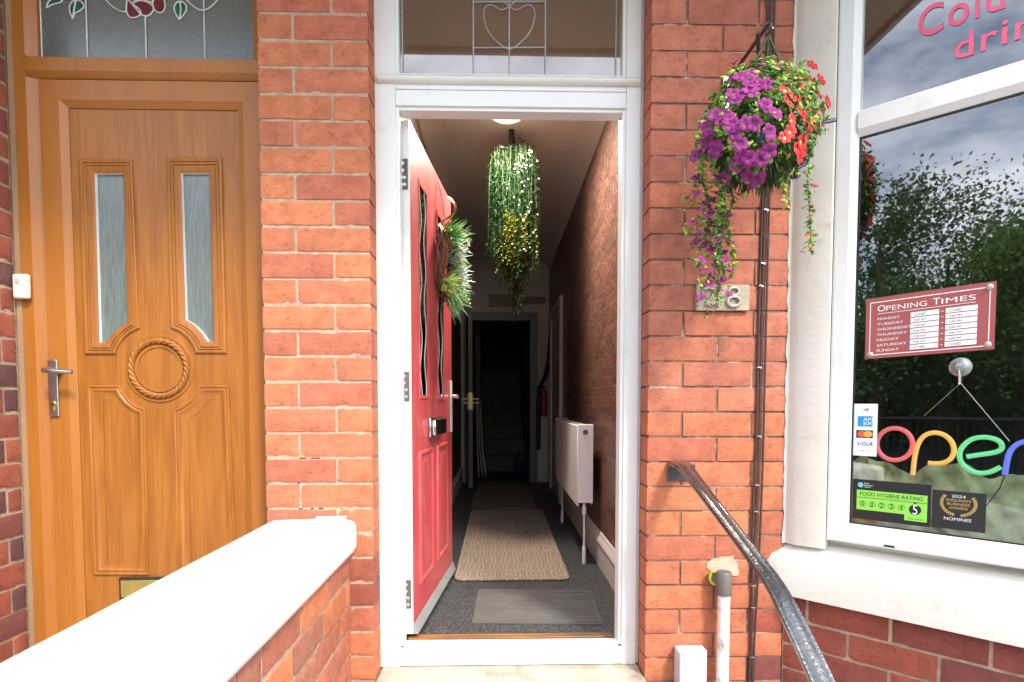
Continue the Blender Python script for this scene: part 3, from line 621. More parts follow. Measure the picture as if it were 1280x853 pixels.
# brick pattern wallpaper
def wallpaper(name, bright=1.0):
    m, n, l, p = newmat(name)
    t = n.new('ShaderNodeTexCoord'); se = n.new('ShaderNodeSeparateXYZ'); l.new(t.outputs['Object'], se.inputs[0]); co = n.new('ShaderNodeCombineXYZ'); l.new(se.outputs['Y'], co.inputs[0]); l.new(se.outputs['Z'], co.inputs[1])
    nzz = n.new('ShaderNodeTexNoise'); nzz.inputs['Scale'].default_value = 9; nzz.inputs['Detail'].default_value = 3; l.new(co.outputs[0], nzz.inputs[0])
    mxv = n.new('ShaderNodeVectorMath'); mxv.operation = 'MULTIPLY_ADD'; l.new(nzz.outputs['Color'], mxv.inputs[0]); mxv.inputs[1].default_value = (0.06, 0.03, 0); l.new(co.outputs[0], mxv.inputs[2])
    br = n.new('ShaderNodeTexBrick'); l.new(mxv.outputs[0], br.inputs['Vector']); br.inputs['Scale'].default_value = 1; br.inputs['Brick Width'].default_value = 0.15; br.inputs['Row Height'].default_value = 0.05
    br.inputs['Mortar Size'].default_value = 0.0035; br.inputs['Mortar Smooth'].default_value = 0.6; br.inputs['Bias'].default_value = -0.1
    br.inputs['Color1'].default_value = (0.150*bright, 0.066*bright, 0.046*bright, 1); br.inputs['Color2'].default_value = (0.085*bright, 0.043*bright, 0.034*bright, 1); br.inputs['Mortar'].default_value = (0.105*bright, 0.080*bright, 0.068*bright, 1)
    a = n.new('ShaderNodeTexNoise'); a.inputs['Scale'].default_value = 34; a.inputs['Detail'].default_value = 8; a.inputs['Roughness'].default_value = 0.75; l.new(co.outputs[0], a.inputs[0])
    cr = n.new('ShaderNodeValToRGB'); cr.color_ramp.elements[0].position = 0.35; cr.color_ramp.elements[0].color = (0.35, 0.35, 0.35, 1); cr.color_ramp.elements[1].position = 0.68; cr.color_ramp.elements[1].color = (1.7, 1.7, 1.7, 1); l.new(a.outputs['Fac'], cr.inputs[0])
    mu = n.new('ShaderNodeMixRGB'); mu.blend_type = 'MULTIPLY'; mu.inputs[0].default_value = 1; l.new(br.outputs['Color'], mu.inputs[1]); l.new(cr.outputs[0], mu.inputs[2])
    l.new(mu.outputs[0], p.inputs['Base Color']); p.inputs['Roughness'].default_value = 0.36; p.inputs['Specular IOR Level'].default_value = 0.6
    bp = n.new('ShaderNodeBump'); bp.inputs['Strength'].default_value = 0.8; bp.inputs['Distance'].default_value = 0.002
    sb = n.new('ShaderNodeMath'); sb.operation = 'SUBTRACT'; l.new(a.outputs['Fac'], sb.inputs[0]); l.new(br.outputs['Fac'], sb.inputs[1]); l.new(sb.outputs[0], bp.inputs['Height']); l.new(bp.outputs[0], p.inputs['Normal'])
    return m
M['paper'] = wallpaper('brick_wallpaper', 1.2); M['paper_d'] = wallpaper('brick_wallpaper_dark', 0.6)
wr_ = struct(bx('wall_right', M['paper'], WXR, WXR+0.10, 2.0, FWY+0.02, -1.2, CZ+0.1))
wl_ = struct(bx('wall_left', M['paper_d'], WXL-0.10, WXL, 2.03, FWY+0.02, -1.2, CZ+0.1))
def skirt(name, x0, sx, y0, y1, parent):
    pr = [(0, 0), (0.016, 0), (0.016, 0.125), (0.022, 0.13), (0.020, 0.145), (0.010, 0.155), (0.006, 0.175), (0, 0.178)]; k = len(pr); q = MB()
    q.add([(x0+sx*a, y, FZ+c) for y in (y0, y1) for a, c in pr], [(i, (i+1) % k, k+(i+1) % k, k+i) for i in range(k)]+[tuple(range(k)), tuple(range(2*k-1, k-1, -1))])
    return q.build(name, M['hallwhite'], parent, smooth=40)
skirt('skirting', WXR, -1, 2.07, 4.80, wr_); skirt('skirting', WXL, 1, 2.2, 6.19, wl_)
# end wall with doorway
dx0, dx1, dzt = -0.302, 0.341, 0.885
b = MB(); b.box(WXL, dx0-0.01, FWY, FWY+0.1, -1.2, CZ); b.box(dx1+0.01, WXR, FWY, FWY+0.1, -1.2, CZ); b.box(dx0-0.01, dx1+0.01, FWY, FWY+0.1, dzt+0.01, CZ)
ew = struct(b.build('wall_end', M['wall']))
bx('skirting', M['hallwhite'], dx1+0.088, WXR, FWY-0.016, FWY-0.001, FZ, FZ+0.19, ew, bevel=0.004)
bx('dado_rail', M['hallwhite'], dx1+0.088, WXR, FWY-0.022, FWY-0.001, 0.245, 0.285, ew, bevel=0.006)
ifr = thing('inner_door_frame', 'dark grey painted door frame at the far end of the hallway', 'door frame', (0, FWY, FZ))
b = MB()
for q0, q1 in ((dx0-0.068, dx0), (dx1, dx1+0.085)): b.box(q0, q1, FWY-0.018, FWY+0.11, FZ, dzt+0.09)
b.build('jamb', M['grey'], ifr, bevel=0.004); bx('head', M['grey'], dx0+0.001, dx1-0.001, FWY-0.016, FWY+0.11, dzt, dzt+0.088, ifr, bevel=0.004)
idr = thing('inner_door', 'dark grey inner door folded back, seen edge on beyond the red door', 'door', (-0.33, FWY, FZ))
ide = Vector((0.055, -0.5)); 
def TI(u, d, z): q = Vector((-0.352, 6.17))+ide.normalized()*u+Vector((0.99, 0.1))*d; return (q.x, q.y, z)
bx('leaf', M['grey'], 0, 0.49, 0, 0.042, FZ+0.01, 0.90, idr, bevel=0.002, T=TI)
b = MB(TI); b.box(0.490, 0.493, 0.008, 0.034, -0.07, 0.10); b.cyl((0.493, 0.021, 0.05), (1, 0, 0), 0.006, 0.002, 10); b.build('lock_plate', M['brass'], idr)
b = MB(TI)
for zz in (0.035, -0.005):
    b.tube([(0.455, -0.055, zz), (0.455, 0.10, zz)], 0.007, 8)
b.tube([(0.455, 0.10, 0.035), (0.37, 0.105, 0.035)], 0.008, 8); b.tube([(0.455, -0.055, 0.035), (0.37, -0.055, 0.035)], 0.008, 8)
b.box(0.43, 0.475, -0.006, 0.0, -0.07, 0.09); b.box(0.43, 0.475, 0.042, 0.048, -0.07, 0.09)
b.build('handle', M['steel'], idr, smooth=50)
# stair hall beyond
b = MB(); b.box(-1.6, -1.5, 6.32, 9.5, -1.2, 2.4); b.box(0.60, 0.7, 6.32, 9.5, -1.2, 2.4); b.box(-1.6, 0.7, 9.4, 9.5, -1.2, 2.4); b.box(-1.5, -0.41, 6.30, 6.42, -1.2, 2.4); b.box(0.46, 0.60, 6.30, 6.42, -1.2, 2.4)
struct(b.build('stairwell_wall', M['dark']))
stc = thing('staircase', 'dark carpeted staircase rising beyond the inner door', 'staircase', (0.05, 7.2, FZ))
b = MB()
for k in range(9): b.box(-0.26, 0.33, 7.15+0.235*k, 9.39, FZ+0.19*k, FZ+0.19*(k+1))
b.build('treads', mat('dark_carpet', (0.17, 0.16, 0.15), 0.95, 0.2, 30, 0.6, 150), stc, bevel=0.01)
bx('wall_string', M['dark'], 0.335, 0.36, 7.05, 9.39, FZ, 1.6, stc)
b = MB(); b.add([(0.326, 7.0, FZ), (0.334, 7.0, FZ), (0.334, 9.3, FZ+1.9), (0.326, 9.3, FZ+1.9), (0.326, 7.0, FZ+0.3), (0.334, 7.0, FZ+0.3), (0.334, 9.3, FZ+2.2), (0.326, 9.3, FZ+2.2)], [(0, 1, 2, 3), (4, 7, 6, 5), (0, 3, 7, 4), (1, 5, 6, 2), (0, 4, 5, 1), (3, 2, 6, 7)]); b.build('side_board', mat('dim_brown_wood', (0.09, 0.055, 0.04), 0.6), stc)
tag(bx('stair_curtain', mat('dim_grey_curtain', (0.16, 0.15, 0.13), 0.9, 0.2, 20), -0.27, -0.215, 6.75, 6.80, -0.01, 1.3), 'grey hanging cloth beside the dark stairs', 'curtain')
bag = thing('cloth_bag', 'small dark blue bag on the floor at the foot of the stairs', 'bag', (0.25, 6.6, FZ))
b = MB(); nr = 10
for i in range(nr):
    pass
pts = []; fs = []
for i in range(9):
    t = i/8; rr_ = 0.085*(math.sin(math.pi*(0.18+0.78*t)))**0.6
    for k in range(16):
        a = 2*math.pi*k/16; w_ = 1+0.10*math.sin(3*a+t*5); pts.append((0.255+rr_*math.cos(a)*w_, 6.62+rr_*math.sin(a)*w_, FZ+0.001+0.20*t))
fs = [(i*16+k, i*16+(k+1) % 16, (i+1)*16+(k+1) % 16, (i+1)*16+k) for i in range(8) for k in range(16)]+[tuple(range(15, -1, -1)), tuple(8*16+k for k in range(16))]
b.add(pts, fs); b.build('sack', mat('navy_cloth', (0.018, 0.035, 0.09), 0.8, 0.3, 30, 0.5, 60), bag, smooth=70)
b = MB(); b.tube([(0.22, 6.6, FZ+0.19), (0.235, 6.59, FZ+0.29), (0.285, 6.6, FZ+0.30), (0.30, 6.61, FZ+0.19)], 0.008, 8); b.build('strap', M['black'], bag, smooth=60)
b = MB()
for k in range(3): b.tube([(-0.255+0.02*k, 6.70, 0.02), (-0.245+0.03*k, 6.60, -0.55), (-0.225+0.042*k, 6.50, FZ+0.02)], 0.006, 8)
tag(b.build('metal_rods', M['steel'], smooth=60), 'thin metal rods leaning beside the dark stairs', 'rods')
# side door casing on the right wall
sdr = thing('side_door', 'white side door and casing on the right wall beyond the radiator', 'door', (WXR, 5.3, FZ))
b = MB(); b.box(WXR-0.032, WXR-0.001, 4.83, 4.905, FZ, 0.905); b.box(WXR-0.032, WXR-0.001, 5.70, 5.775, FZ, 0.905); b.box(WXR-0.030, WXR-0.001, 4.906, 5.699, 0.835, 0.905)
b.build('casing', M['hallwhite'], sdr, bevel=0.006); bx('leaf', M['hallwhite'], WXR-0.012, WXR-0.001, 4.906, 5.699, FZ+0.005, 0.834, sdr, bevel=0.002)
# radiator
ra = thing('radiator', 'white panel radiator on the right hallway wall', 'radiator', (0.47, 3.5, FZ))
y0, y1, z0, z1 = 3.0, 4.13, -0.556, -0.122
b = MB(); b.box(0.420, 0.432, y0+0.012, y1, z0, z1); n = 26
b.build('front_panel', M['rad'], ra, bevel=0.004)
bx('back_panel', M['rad'], 0.492, 0.504, y0+0.012, y1, z0+0.01, z1-0.004, ra, bevel=0.004)
bx('end_cap', M['rad'], 0.4195, 0.5045, y0, y0+0.010, z0+0.02, z1+0.006, ra, bevel=0.003)
bx('end_cap', M['rad'], 0.4195, 0.5045, y1+0.001, y1+0.011, z0+0.02, z1+0.006, ra, bevel=0.003)
b = MB()
for k in range(3): b.box(0.437+0.017*k, 0.446+0.017*k, y0+0.011, y1, z1-0.006, z1+0.003)
b.build('top_grille', mat('grille_grey', (0.35, 0.35, 0.33), 0.5), ra)  # grille bars in one even grey
b = MB(); b.cyl((0.462, y0-0.003, z1-0.035), (0, 1, 0), 0.014, 0.004, 16); b.build('vent_plug', M['plastic_g'], ra, smooth=50)
for yy in (y0+0.03, y1-0.05):
    b = MB(); b.tube([(0.462, yy, z0+0.03), (0.462, yy, z0-0.015)], 0.009, 12); b.cyl((0.462, yy, z0-0.045), (0, 0, 1), 0.0115, 0.035, 14)
    b.tube([(0.462, yy, z0-0.04), (0.462, yy, FZ)], 0.0055, 10); b.cyl((0.462, yy, FZ+0.001), (0, 0, 1), 0.010, 0.09, 12)
    b.build('valve_pipe', M['rad'], ra, smooth=50)
# lamp
lm = thing('ceiling_lamp', 'round white dome lamp on the hallway ceiling', 'lamp', (0.045, 2.93, CZ))
b = MB(); pts = []; n = 24; prf = [(0.105, 0.0), (0.104, -0.018), (0.094, -0.040), (0.070, -0.056), (0.035, -0.063), (0.002, -0.064)]
for r_l, zz in prf: pts += [(0.045+r_l*math.cos(2*math.pi*k/n), 2.93+r_l*math.sin(2*math.pi*k/n), CZ-0.008+zz) for k in range(n)]
b.add(pts, [(i*n+k, i*n+(k+1) % n, (i+1)*n+(k+1) % n, (i+1)*n+k) for i in range(5) for k in range(n)]+[tuple(5*n+k for k in range(n))])
b.build('diffuser', mat('lamp_diffuser', (0.8, 0.78, 0.72), 0.4, 0.02, 5, emis=(1.0, 0.84, 0.66), emis_s=0.8), lm, smooth=60)
b = MB(); b.cyl((0.045, 2.93, CZ-0.009), (0, 0, 1), 0.112, 0.0085, 28); b.build('base_ring', M['upvc'], lm, smooth=40)
ld = bpy.data.lights.new('lamp_light', 'AREA'); ld.shape = 'DISK'; ld.size = 0.19; ld.energy = 18; ld.color = (1.0, 0.88, 0.74)
lo_ = bpy.data.objects.new('lamp_light', ld); C.objects.link(lo_); lo_.location = (0, 0, -0.078); lo_.parent = lm
# trailing greenery
def strand(mb_leaf, mb_stem, p, L, rr_, leafL, leafW, gap, sway=0.02, droop=None, bm2=None, cut=None):
    q = Vector(p); path = [tuple(q)]; a = rr_.uniform(0, 6.28); z = 0; dx = rr_.uniform(-sway, sway); dy = rr_.uniform(-sway, sway)
    while z < L:
        st_ = gap; z += st_; q = q+Vector((dx*gap*4+rr_.uniform(-.0012, .0012), dy*gap*4+rr_.uniform(-.0012, .0012), -st_)); a += 2.4
        path.append(tuple(q)); tgt = mb_leaf
        if cut and q.z < cut+rr_.uniform(-.05, .05): tgt = bm2
        for s_ in (0, math.pi):
            d = Vector((math.cos(a+s_), math.sin(a+s_), rr_.uniform(-.9, .25)))
            nn = Vector((rr_.uniform(-.5, .5), rr_.uniform(-.5, .5), 1))
            side = d.cross(nn).normalized(); Lf = leafL*rr_.uniform(.7, 1.2); d.normalize()
            tgt.add([q, q+d*Lf*.5+side*leafW*.5, q+d*Lf, q+d*Lf*.5-side*leafW*.5], [(0, 1, 2, 3)], True)
    if mb_stem is not None and len(path) > 2: mb_stem.tube(path[::3]+[path[-1]], 0.0012, 4)
hp3 = thing('hanging_plant', 'artificial green and yellow trailing plant hanging from the hallway ceiling', 'hanging plant', (0.08, 3.1, 1.46))
gl_, ye_, sm_, wb_, dk_ = MB(), MB(), MB(), MB(), MB(); hr = random.Random(21); HY = 3.20
def hx(px, py, y=3.12): return Yp(px, py, y)
for k in range(150):
    a = hr.uniform(0, 6.28); rad = math.sqrt(hr.random())
    left = hr.random() < 0.35
    cx = 0.005 if left else 0.12
    x = cx+(0.055 if left else 0.102)*rad*math.cos(a); y = HY+0.055*rad*math.sin(a)
    zt_ = 1.465-0.10*rad*rad+hr.uniform(-.05, .015)-(0.0 if not left else 0.03)
    edge = abs(x-0.085)/0.16
    L = (0.82-0.42*edge)*hr.uniform(.45, 1.0)
    strand(gl_, sm_, (x, y, zt_), L, hr, 0.032, 0.0045, 0.010, 0.02)
for k in range(75):
    x = 0.105+max(-.1, min(.1, hr.gauss(0, 0.055))); y = HY+hr.gauss(0, 0.04)-0.02
    strand(ye_, sm_, (x, y, 0.98+hr.uniform(-.05, .08)), hr.uniform(.14, .34), hr, 0.020, 0.009, 0.011, 0.02)
for k in range(50):
    x = 0.105+hr.gauss(0, 0.036); y = HY+hr.gauss(0, 0.03)
    strand(dk_, sm_, (x, y, 0.84), hr.uniform(.12, .40)*(1-min(.6, abs(x-.105)/.12)), hr, 0.020, 0.009, 0.011, 0.012)
for k in range(75):
    c = Vector((0.135+hr.gauss(0, 0.045), HY-0.085-hr.uniform(0, .02), 1.36-hr.random()*0.55))
    wb_ = MB(); wb_.cyl(c, (hr.uniform(-1, 1), -1, hr.uniform(-1, 1)), 0.0015, 0.004, 7, 0.0055); wb_.build('white_flower', M['blossom'], hp3, norm=False)
gl_.build('green_foliage', M['trail'], hp3, smooth=0, norm=False); ye_.build('yellow_foliage', M['trail_y'], hp3, smooth=0, norm=False)
dk_.build('dark_foliage', leafmat('trailing_dark', (0.035, 0.07, 0.022), 0.5, 40), hp3, smooth=0, norm=False)
sm_.build('stems', M['leaf_d'], hp3, smooth=0, norm=False)
b = MB(); b.tube([(0.075, HY, CZ-0.001), (0.075, HY, 1.40)], 0.016, 10); b.tube([(0.075, HY, 1.40), (0.0, HY, 1.415)], 0.004, 6); b.build('hook_cord', M['black'], hp3, smooth=60)
# signs on the end wall
def sgn(name, T, a0, a1, c0, c1, th, m, lab, arrow=False):
    q = MB(T)
    if arrow: q.prism([(a0, c0), (a1-0.03, c0), (a1, (c0+c1)/2), (a1-0.03, c1), (a0, c1), (a0+0.012, (c0+c1)/2)], -th, 0)
    else: q.box(a0, a1, -th, 0, c0, c1)
    return tag(q.build(name, m, bevel=0.003), lab, 'sign', 'wooden signs above the inner doorway')
TE = lambda a, bb, c: (a, FWY-0.001+bb, c)
sgn('wooden_sign', TE, -0.10, 0.20, 1.035, 1.165, 0.012, woodmat('sign_wood', (0.20, 0.13, 0.08), (0.12, 0.07, 0.045), 'x'), 'dull brown rectangular wooden sign behind the hanging plant tip')
sgn('wooden_sign', TE, 0.232, 0.525, 1.065, 1.142, 0.014, woodmat('sign_wood_orange', (0.30, 0.12, 0.055), (0.20, 0.07, 0.035), 'x'), 'orange brown arrow shaped wooden sign pointing right', True)
# extinguisher and black hose
fe = thing('fire_extinguisher', 'red fire extinguisher on the white wall right of the inner doorway', 'fire extinguisher', (0.49, 6.1, -0.14))
b = MB(); prf = [(0.0, -0.14), (0.034, -0.14), (0.036, -0.12), (0.036, 0.10), (0.030, 0.125), (0.012, 0.145), (0.0, 0.15)]; pts = []; n = 16
for r_l, zz in prf: pts += [(0.492+r_l*math.cos(2*math.pi*k/n), 6.135+r_l*math.sin(2*math.pi*k/n), zz) for k in range(n)]
b.add(pts, [(i*n+k, i*n+(k+1) % n, (i+1)*n+(k+1) % n, (i+1)*n+k) for i in range(6) for k in range(n)]); b.build('cylinder', mat('extinguisher_red', (0.42, 0.02, 0.02), 0.35), fe, smooth=50)
b = MB(); b.cyl((0.492, 6.135, 0.145), (0, 0, 1), 0.012, 0.025, 10); b.box(0.47, 0.525, 6.128, 6.142, 0.168, 0.178); b.build('valve', M['black'], fe)
b = MB(); b.tube([tuple(Yp(690, 392, 5.95)), tuple(Yp(688.5, 420, 5.95)), tuple(Yp(686, 452, 6.0)), tuple(Yp(681, 472, 6.03)), tuple(Yp(674.5, 484, 6.08)), tuple(Yp(673, 500, 6.1)), tuple(Yp(672.8, 562, 6.1))], [0.022, 0.024, 0.024, 0.022, 0.022, 0.024, 0.022], 12)
tag(b.build('black_hose', M['black'], smooth=60), 'thick black hose hanging on the white wall by the extinguisher', 'hose')
# mats
def rugmat():
    m, n, l, p = newmat('geometric_rug')
    t = n.new('ShaderNodeTexCoord'); se = n.new('ShaderNodeSeparateXYZ'); l.new(t.outputs['Object'], se.inputs[0])
    def mth(op, a, b_=None, c=None):
        q = n.new('ShaderNodeMath'); q.operation = op
        for i, v in enumerate((a, b_, c)):
            if v is None: continue
            if isinstance(v, (int, float)): q.inputs[i].default_value = v
            else: l.new(v, q.inputs[i])
        return q.outputs[0]
    row = mth('DIVIDE', se.outputs['Y'], 0.125); rf = mth('FLOOR', row); odd = mth('MODULO', rf, 2)
    colx = mth('ADD', mth('DIVIDE', se.outputs['X'], 0.125), mth('MULTIPLY', odd, 0.5))
    u = mth('ABSOLUTE', mth('SUBTRACT', mth('FRACT', colx), 0.5)); v = mth('ABSOLUTE', mth('SUBTRACT', mth('FRACT', row), 0.5))
    d = mth('ADD', mth('POWER', mth('MULTIPLY', u, 2.5), 5.0), mth('POWER', mth('MULTIPLY', v, 1.9), 5.0)); r = mth('POWER', d, 0.2)
    band = mth('SINE', mth('MULTIPLY', r, 15.5)); 
    nn = n.new('ShaderNodeTexNoise'); nn.inputs['Scale'].default_value = 220; nn.inputs['Detail'].default_value = 3; l.new(t.outputs['Object'], nn.inputs[0])
    s_ = mth('ADD', mth('MULTIPLY', band, 0.6), mth('MULTIPLY', mth('SUBTRACT', nn.outputs['Fac'], 0.5), 2.4))
    cr = n.new('ShaderNodeValToRGB'); cr.color_ramp.elements[0].position = 0.0; cr.color_ramp.elements[0].color = (0.20, 0.155, 0.115, 1); cr.color_ramp.elements[1].color = (0.37, 0.30, 0.23, 1)
    l.new(mth('MULTIPLY_ADD', s_, 0.8, 0.5), cr.inputs[0]); l.new(cr.outputs[0], p.inputs['Base Color']); p.inputs['Roughness'].default_value = 0.95
    bp = n.new('ShaderNodeBump'); bp.inputs['Strength'].default_value = 0.6; bp.inputs['Distance'].default_value = 0.003; l.new(s_, bp.inputs['Height']); l.new(bp.outputs[0], p.inputs['Normal'])
    return m
def rrect(x0, x1, y0, y1, r, n=6):
    o = []
    for cx, cy, a0 in ((x1-r, y0+r, -90), (x1-r, y1-r, 0), (x0+r, y1-r, 90), (x0+r, y0+r, 180)):
        o += [(cx+r*math.cos(math.radians(a0+90*k/n)), cy+r*math.sin(math.radians(a0+90*k/n))) for k in range(n+1)]
    return o
b = MB(); b.plan(rrect(-0.218, 0.352, 2.73, 4.52, 0.045), FZ+0.001, FZ+0.012)
tag(b.build('runner_rug', rugmat(), bevel=0.004), 'long beige runner with a geometric pattern and rounded corners', 'rug', 'mats on the hallway floor')
b = MB(); b.plan(rrect(-0.225, 0.315, 4.60, 6.17, 0.01), FZ+0.001, FZ+0.009)
tag(b.build('door_mat', M['mat_plain'], bevel=0.003), 'plain brown mat in front of the inner doorway', 'mat', 'mats on the hallway floor')
b = MB(); b.plan([(-0.105, 2.205), (0.405, 2.175), (0.426, 2.565), (-0.095, 2.585)], FZ+0.001, FZ+0.007)
for k in range(17):
    t = (k+0.5)/17; xa, ya = -0.105+0.01*t, 2.205+0.38*t; xb, yb = 0.405+0.021*t, 2.175+0.39*t
    b.add([(xa+.006, ya-.006, FZ+.0065), (xb-.006, yb-.006, FZ+.0065), (xb-.006, yb+.006, FZ+.0065), (xa+.006, ya+.006, FZ+.0065), (xa+.006, ya-.0045, FZ+.0145), (xb-.006, yb-.0045, FZ+.0145), (xb-.006, yb+.0035, FZ+.0145), (xa+.006, ya+.0035, FZ+.0145)], [(4, 5, 6, 7), (0, 1, 5, 4), (2, 3, 7, 6), (1, 2, 6, 5), (3, 0, 4, 7)])
tag(b.build('ribbed_mat', M['rubber']), 'small grey ribbed rubber mat nearest the threshold', 'mat', 'mats on the hallway floor')

# ------------------------------------------------------------------ oak door
ofx0, ofx1 = -1.607, -0.765
of = thing('oak_door_frame', 'golden oak coloured door frame with stained glass fanlight at left', 'door frame', (-1.2, FR, -0.93))
OT = T1
zt0, zt1 = 1.072, 1.137
b = MB(OT)
b.box(ofx0, -1.590, -0.004, 0.06, -0.93, 1.62)
b.build('sealant_strip', mat('brown_sealant', (0.32, 0.19, 0.10), 0.7, 0.1, 9), of)
b = MB(OT)
for s0, s1, bw in ((-1.5895, -1.553, -1.5215), (-0.7655, -0.785, -0.815)):
    lo, hi = min(s0, s1), max(s0, s1)
    b.box(lo, hi, 0, 0.06, -0.93, 1.62)
    for (c0, c1) in ((-0.93, zt0-0.001), (zt1+0.001, 1.62)):
        b.add([(s1, 0.0, c0), (bw, 0.016, c0), (bw, 0.06, c0), (s1, 0.06, c0), (s1, 0.0, c1), (bw, 0.016, c1), (bw, 0.06, c1), (s1, 0.06, c1)], [(0, 1, 5, 4), (1, 2, 6, 5), (2, 3, 7, 6), (3, 0, 4, 7), (0, 3, 2, 1), (4, 5, 6, 7)])
b.build('jamb', M['oak_frame'], of)
b = MB(OT); xa, xb = -1.5525, -0.786
b.add([(xa, 0.016, zt1), (xb, 0.016, zt1), (xa, 0, zt1-0.002), (xb, 0, zt1-0.002), (xa, 0, zt0+0.020), (xb, 0, zt0+0.020), (xa, 0.016, zt0), (xb, 0.016, zt0), (xa, 0.06, zt0), (xb, 0.06, zt0), (xa, 0.06, zt1), (xb, 0.06, zt1)],
      [(0, 1, 3, 2), (2, 3, 5, 4), (4, 5, 7, 6), (6, 7, 9, 8), (8, 9, 11, 10), (10, 11, 1, 0), (0, 2, 4, 6, 8, 10), (1, 11, 9, 7, 5, 3)])
b.build('transom', M['oak_frame'], of, bevel=0.001)
fo = bx('fanlight_pane', M['glass_oak'], -1.525, -0.79, 0.030, 0.034, zt1-0.001, 1.62, of, T=OT)
b = MB(OT); yl2 = 0.027
def fo_(px, py, dy=0.0): q = Yp(px, py, FR+yl2+dy); return (q.x, yl2+dy, q.z)
def crv(pts, k=5):
    sm = []
    for i in range(len(pts)-1):
        p0 = pts[max(i-1, 0)]; p1 = pts[i]; p2 = pts[i+1]; p3 = pts[min(i+2, len(pts)-1)]
        for j in range(k):
            t = j/k; sm.append(tuple(0.5*((2*p1[c])+(-p0[c]+p2[c])*t+(2*p0[c]-5*p1[c]+4*p2[c]-p3[c])*t*t+(-p0[c]+3*p1[c]-3*p2[c]+p3[c])*t**3) for c in range(len(p1))))
    sm.append(pts[-1]); return sm
for px in (51.5, 108.5, 182, 255.5):
    x = fo_(px, 40)[0]; b.tube([(x, yl2, zt1), (x, yl2, 1.62 if px != 182 else fo_(182, 21)[2])], 0.0026, 6)
def cl_(pl, closed=False):
    p = crv([fo_(x, y) for x, y in pl]); b.tube(p, 0.0026, 6)
cl_([(132, 0), (140, 8), (150, 14), (158, 15)]); cl_([(233, 0), (243, 9), (252, 13), (262, 10), (272, 0), (276, -8)])
rose = [[(159, -3), (158, 8), (158.5, 16), (163, 22), (170, 22), (176, 18), (174, 12), (168, 7), (162, 2)], [(165, 5), (170, 11), (176, 18), (183, 20.5), (189, 17), (192, 11), (188, 5), (178, 1), (170, 2)], [(193, -4), (191, 3), (192, 10), (196, 15), (202, 16), (206, 11), (206, 3), (203, -4)], [(168, -10), (167, 0), (176, -1), (186, 2), (191, 2), (189, -10)]]
lvs = [[(58, 10), (61, 2), (70, -4), (78, -2), (76, 3), (66, 6)], [(91, 24), (87, 14), (88, 5), (94, 1), (101, 2), (105, 8), (101, 13), (94, 17)], [(224, 25), (219, 16), (218, 8), (222, 3), (229, 3), (233, 9), (231, 17)]]
for pl in rose+lvs: cl_(pl+[pl[0]])
cl_([(95, 0), (93, 10), (91, 24)]); cl_([(225, 3), (226, 14), (224, 25)])
b.build('leading', M['lead_w'], fo, smooth=60)
for nm, pls, m in (('ruby_glass', rose, M['rose']), ('green_glass', lvs, M['leafg'])):
    b = MB(OT)
    for pl in pls:
        pts = crv([fo_(x, y, 0.0005) for x, y in pl+[pl[0]]])[:-1]; b.add(pts, [tuple(range(len(pts)))])
    b.build(nm, m, fo, smooth=0)
bx('threshold', M['oak_frame'], ofx0, ofx1, 0.005, 0.06, -0.93, -0.88, of, T=OT, bevel=0.002)
bx('header', M['oak_frame'], ofx0, ofx1, FR+0.004, FR+0.066, 1.621, 1.79, of)
# leaf
od = thing('oak_door', 'closed golden oak front door with two narrow glass panes', 'door', (-1.15, FR, -0.88))
lx0, lx1, lz0, lz1 = -1.5165, -0.8195, -0.872, 1.066
ex0, ex1, ez1, ez0 = -1.428, -0.873, 0.978, -0.80
b = MB(OT)
prf = [(0.0, -0.05), (0.0, -0.007), (0.001, -0.006), (0.064, -0.006), (0.086, -0.018), (0.086, -0.024)]
b.sweep([(lx0, lz0), (lx1+0.034, lz0), (lx1+0.034, lz1), (lx0, lz1)], prf)
b.build('sash_rail', M['oak_frame'], od, smooth=20)
bx('gasket', M['lead_oak'], lx0-0.004, lx1+0.036, 0.052, 0.056, lz0-0.004, lz1+0.005, od, T=OT)
SB = 0.022   # slab face depth behind FR
def ow(px, py, dy=SB): q = Yp(px, py, FR+dy); return (q.x, q.z)
def arc(c, r, a0, a1, n=8):
    c = ow(*c); 
    return [(c[0]+r*math.cos(math.radians(a0+(a1-a0)*k/n)), c[1]+r*math.sin(math.radians(a0+(a1-a0)*k/n))) for k in range(n+1)]
rc = (199, 461)
def glasspoly(pxl, off):
    return [ow(x, y) for x, y in pxl]
gL = [(118.5, 217), (154.5, 217), (159.5, 403), (151, 408), (143, 415), (137, 422), (133, 428), (124.5, 428)]
gR = [(226.5, 216.5), (262, 216.5), (267, 427), (260, 427), (254, 418), (247, 410), (240, 404), (232.3, 400)]
mL = [(98.5, 199.5), (166.5, 199.5), (175.5, 411), (165, 416), (156, 424), (149.5, 433), (145.5, 443.5), (106.5, 443.5)]
mR = [(208, 197.5), (278.5, 197.5), (284.5, 442.5), (244.5, 442.5), (240.5, 432), (234, 423), (225, 415.5), (213.3, 410.5)]
bL = [(109.5, 481.5), (150.5, 481.5), (155, 491), (162, 500), (172, 507), (183, 511), (187.5, 719), (117.5, 719)]
bR = [(249, 481.5), (287, 481.5), (297, 719), (221.5, 719), (216.5, 512.5), (227, 508), (237, 501), (245, 491)]
def dens(pl, st_=0.03):
    o = []
    for i in range(len(pl)):
        p = Vector(pl[i]); q = Vector(pl[(i+1) % len(pl)]); n = max(1, int((q-p).length/st_))
        o += [tuple(p+(q-p)*k/n) for k in range(n)]
    return o
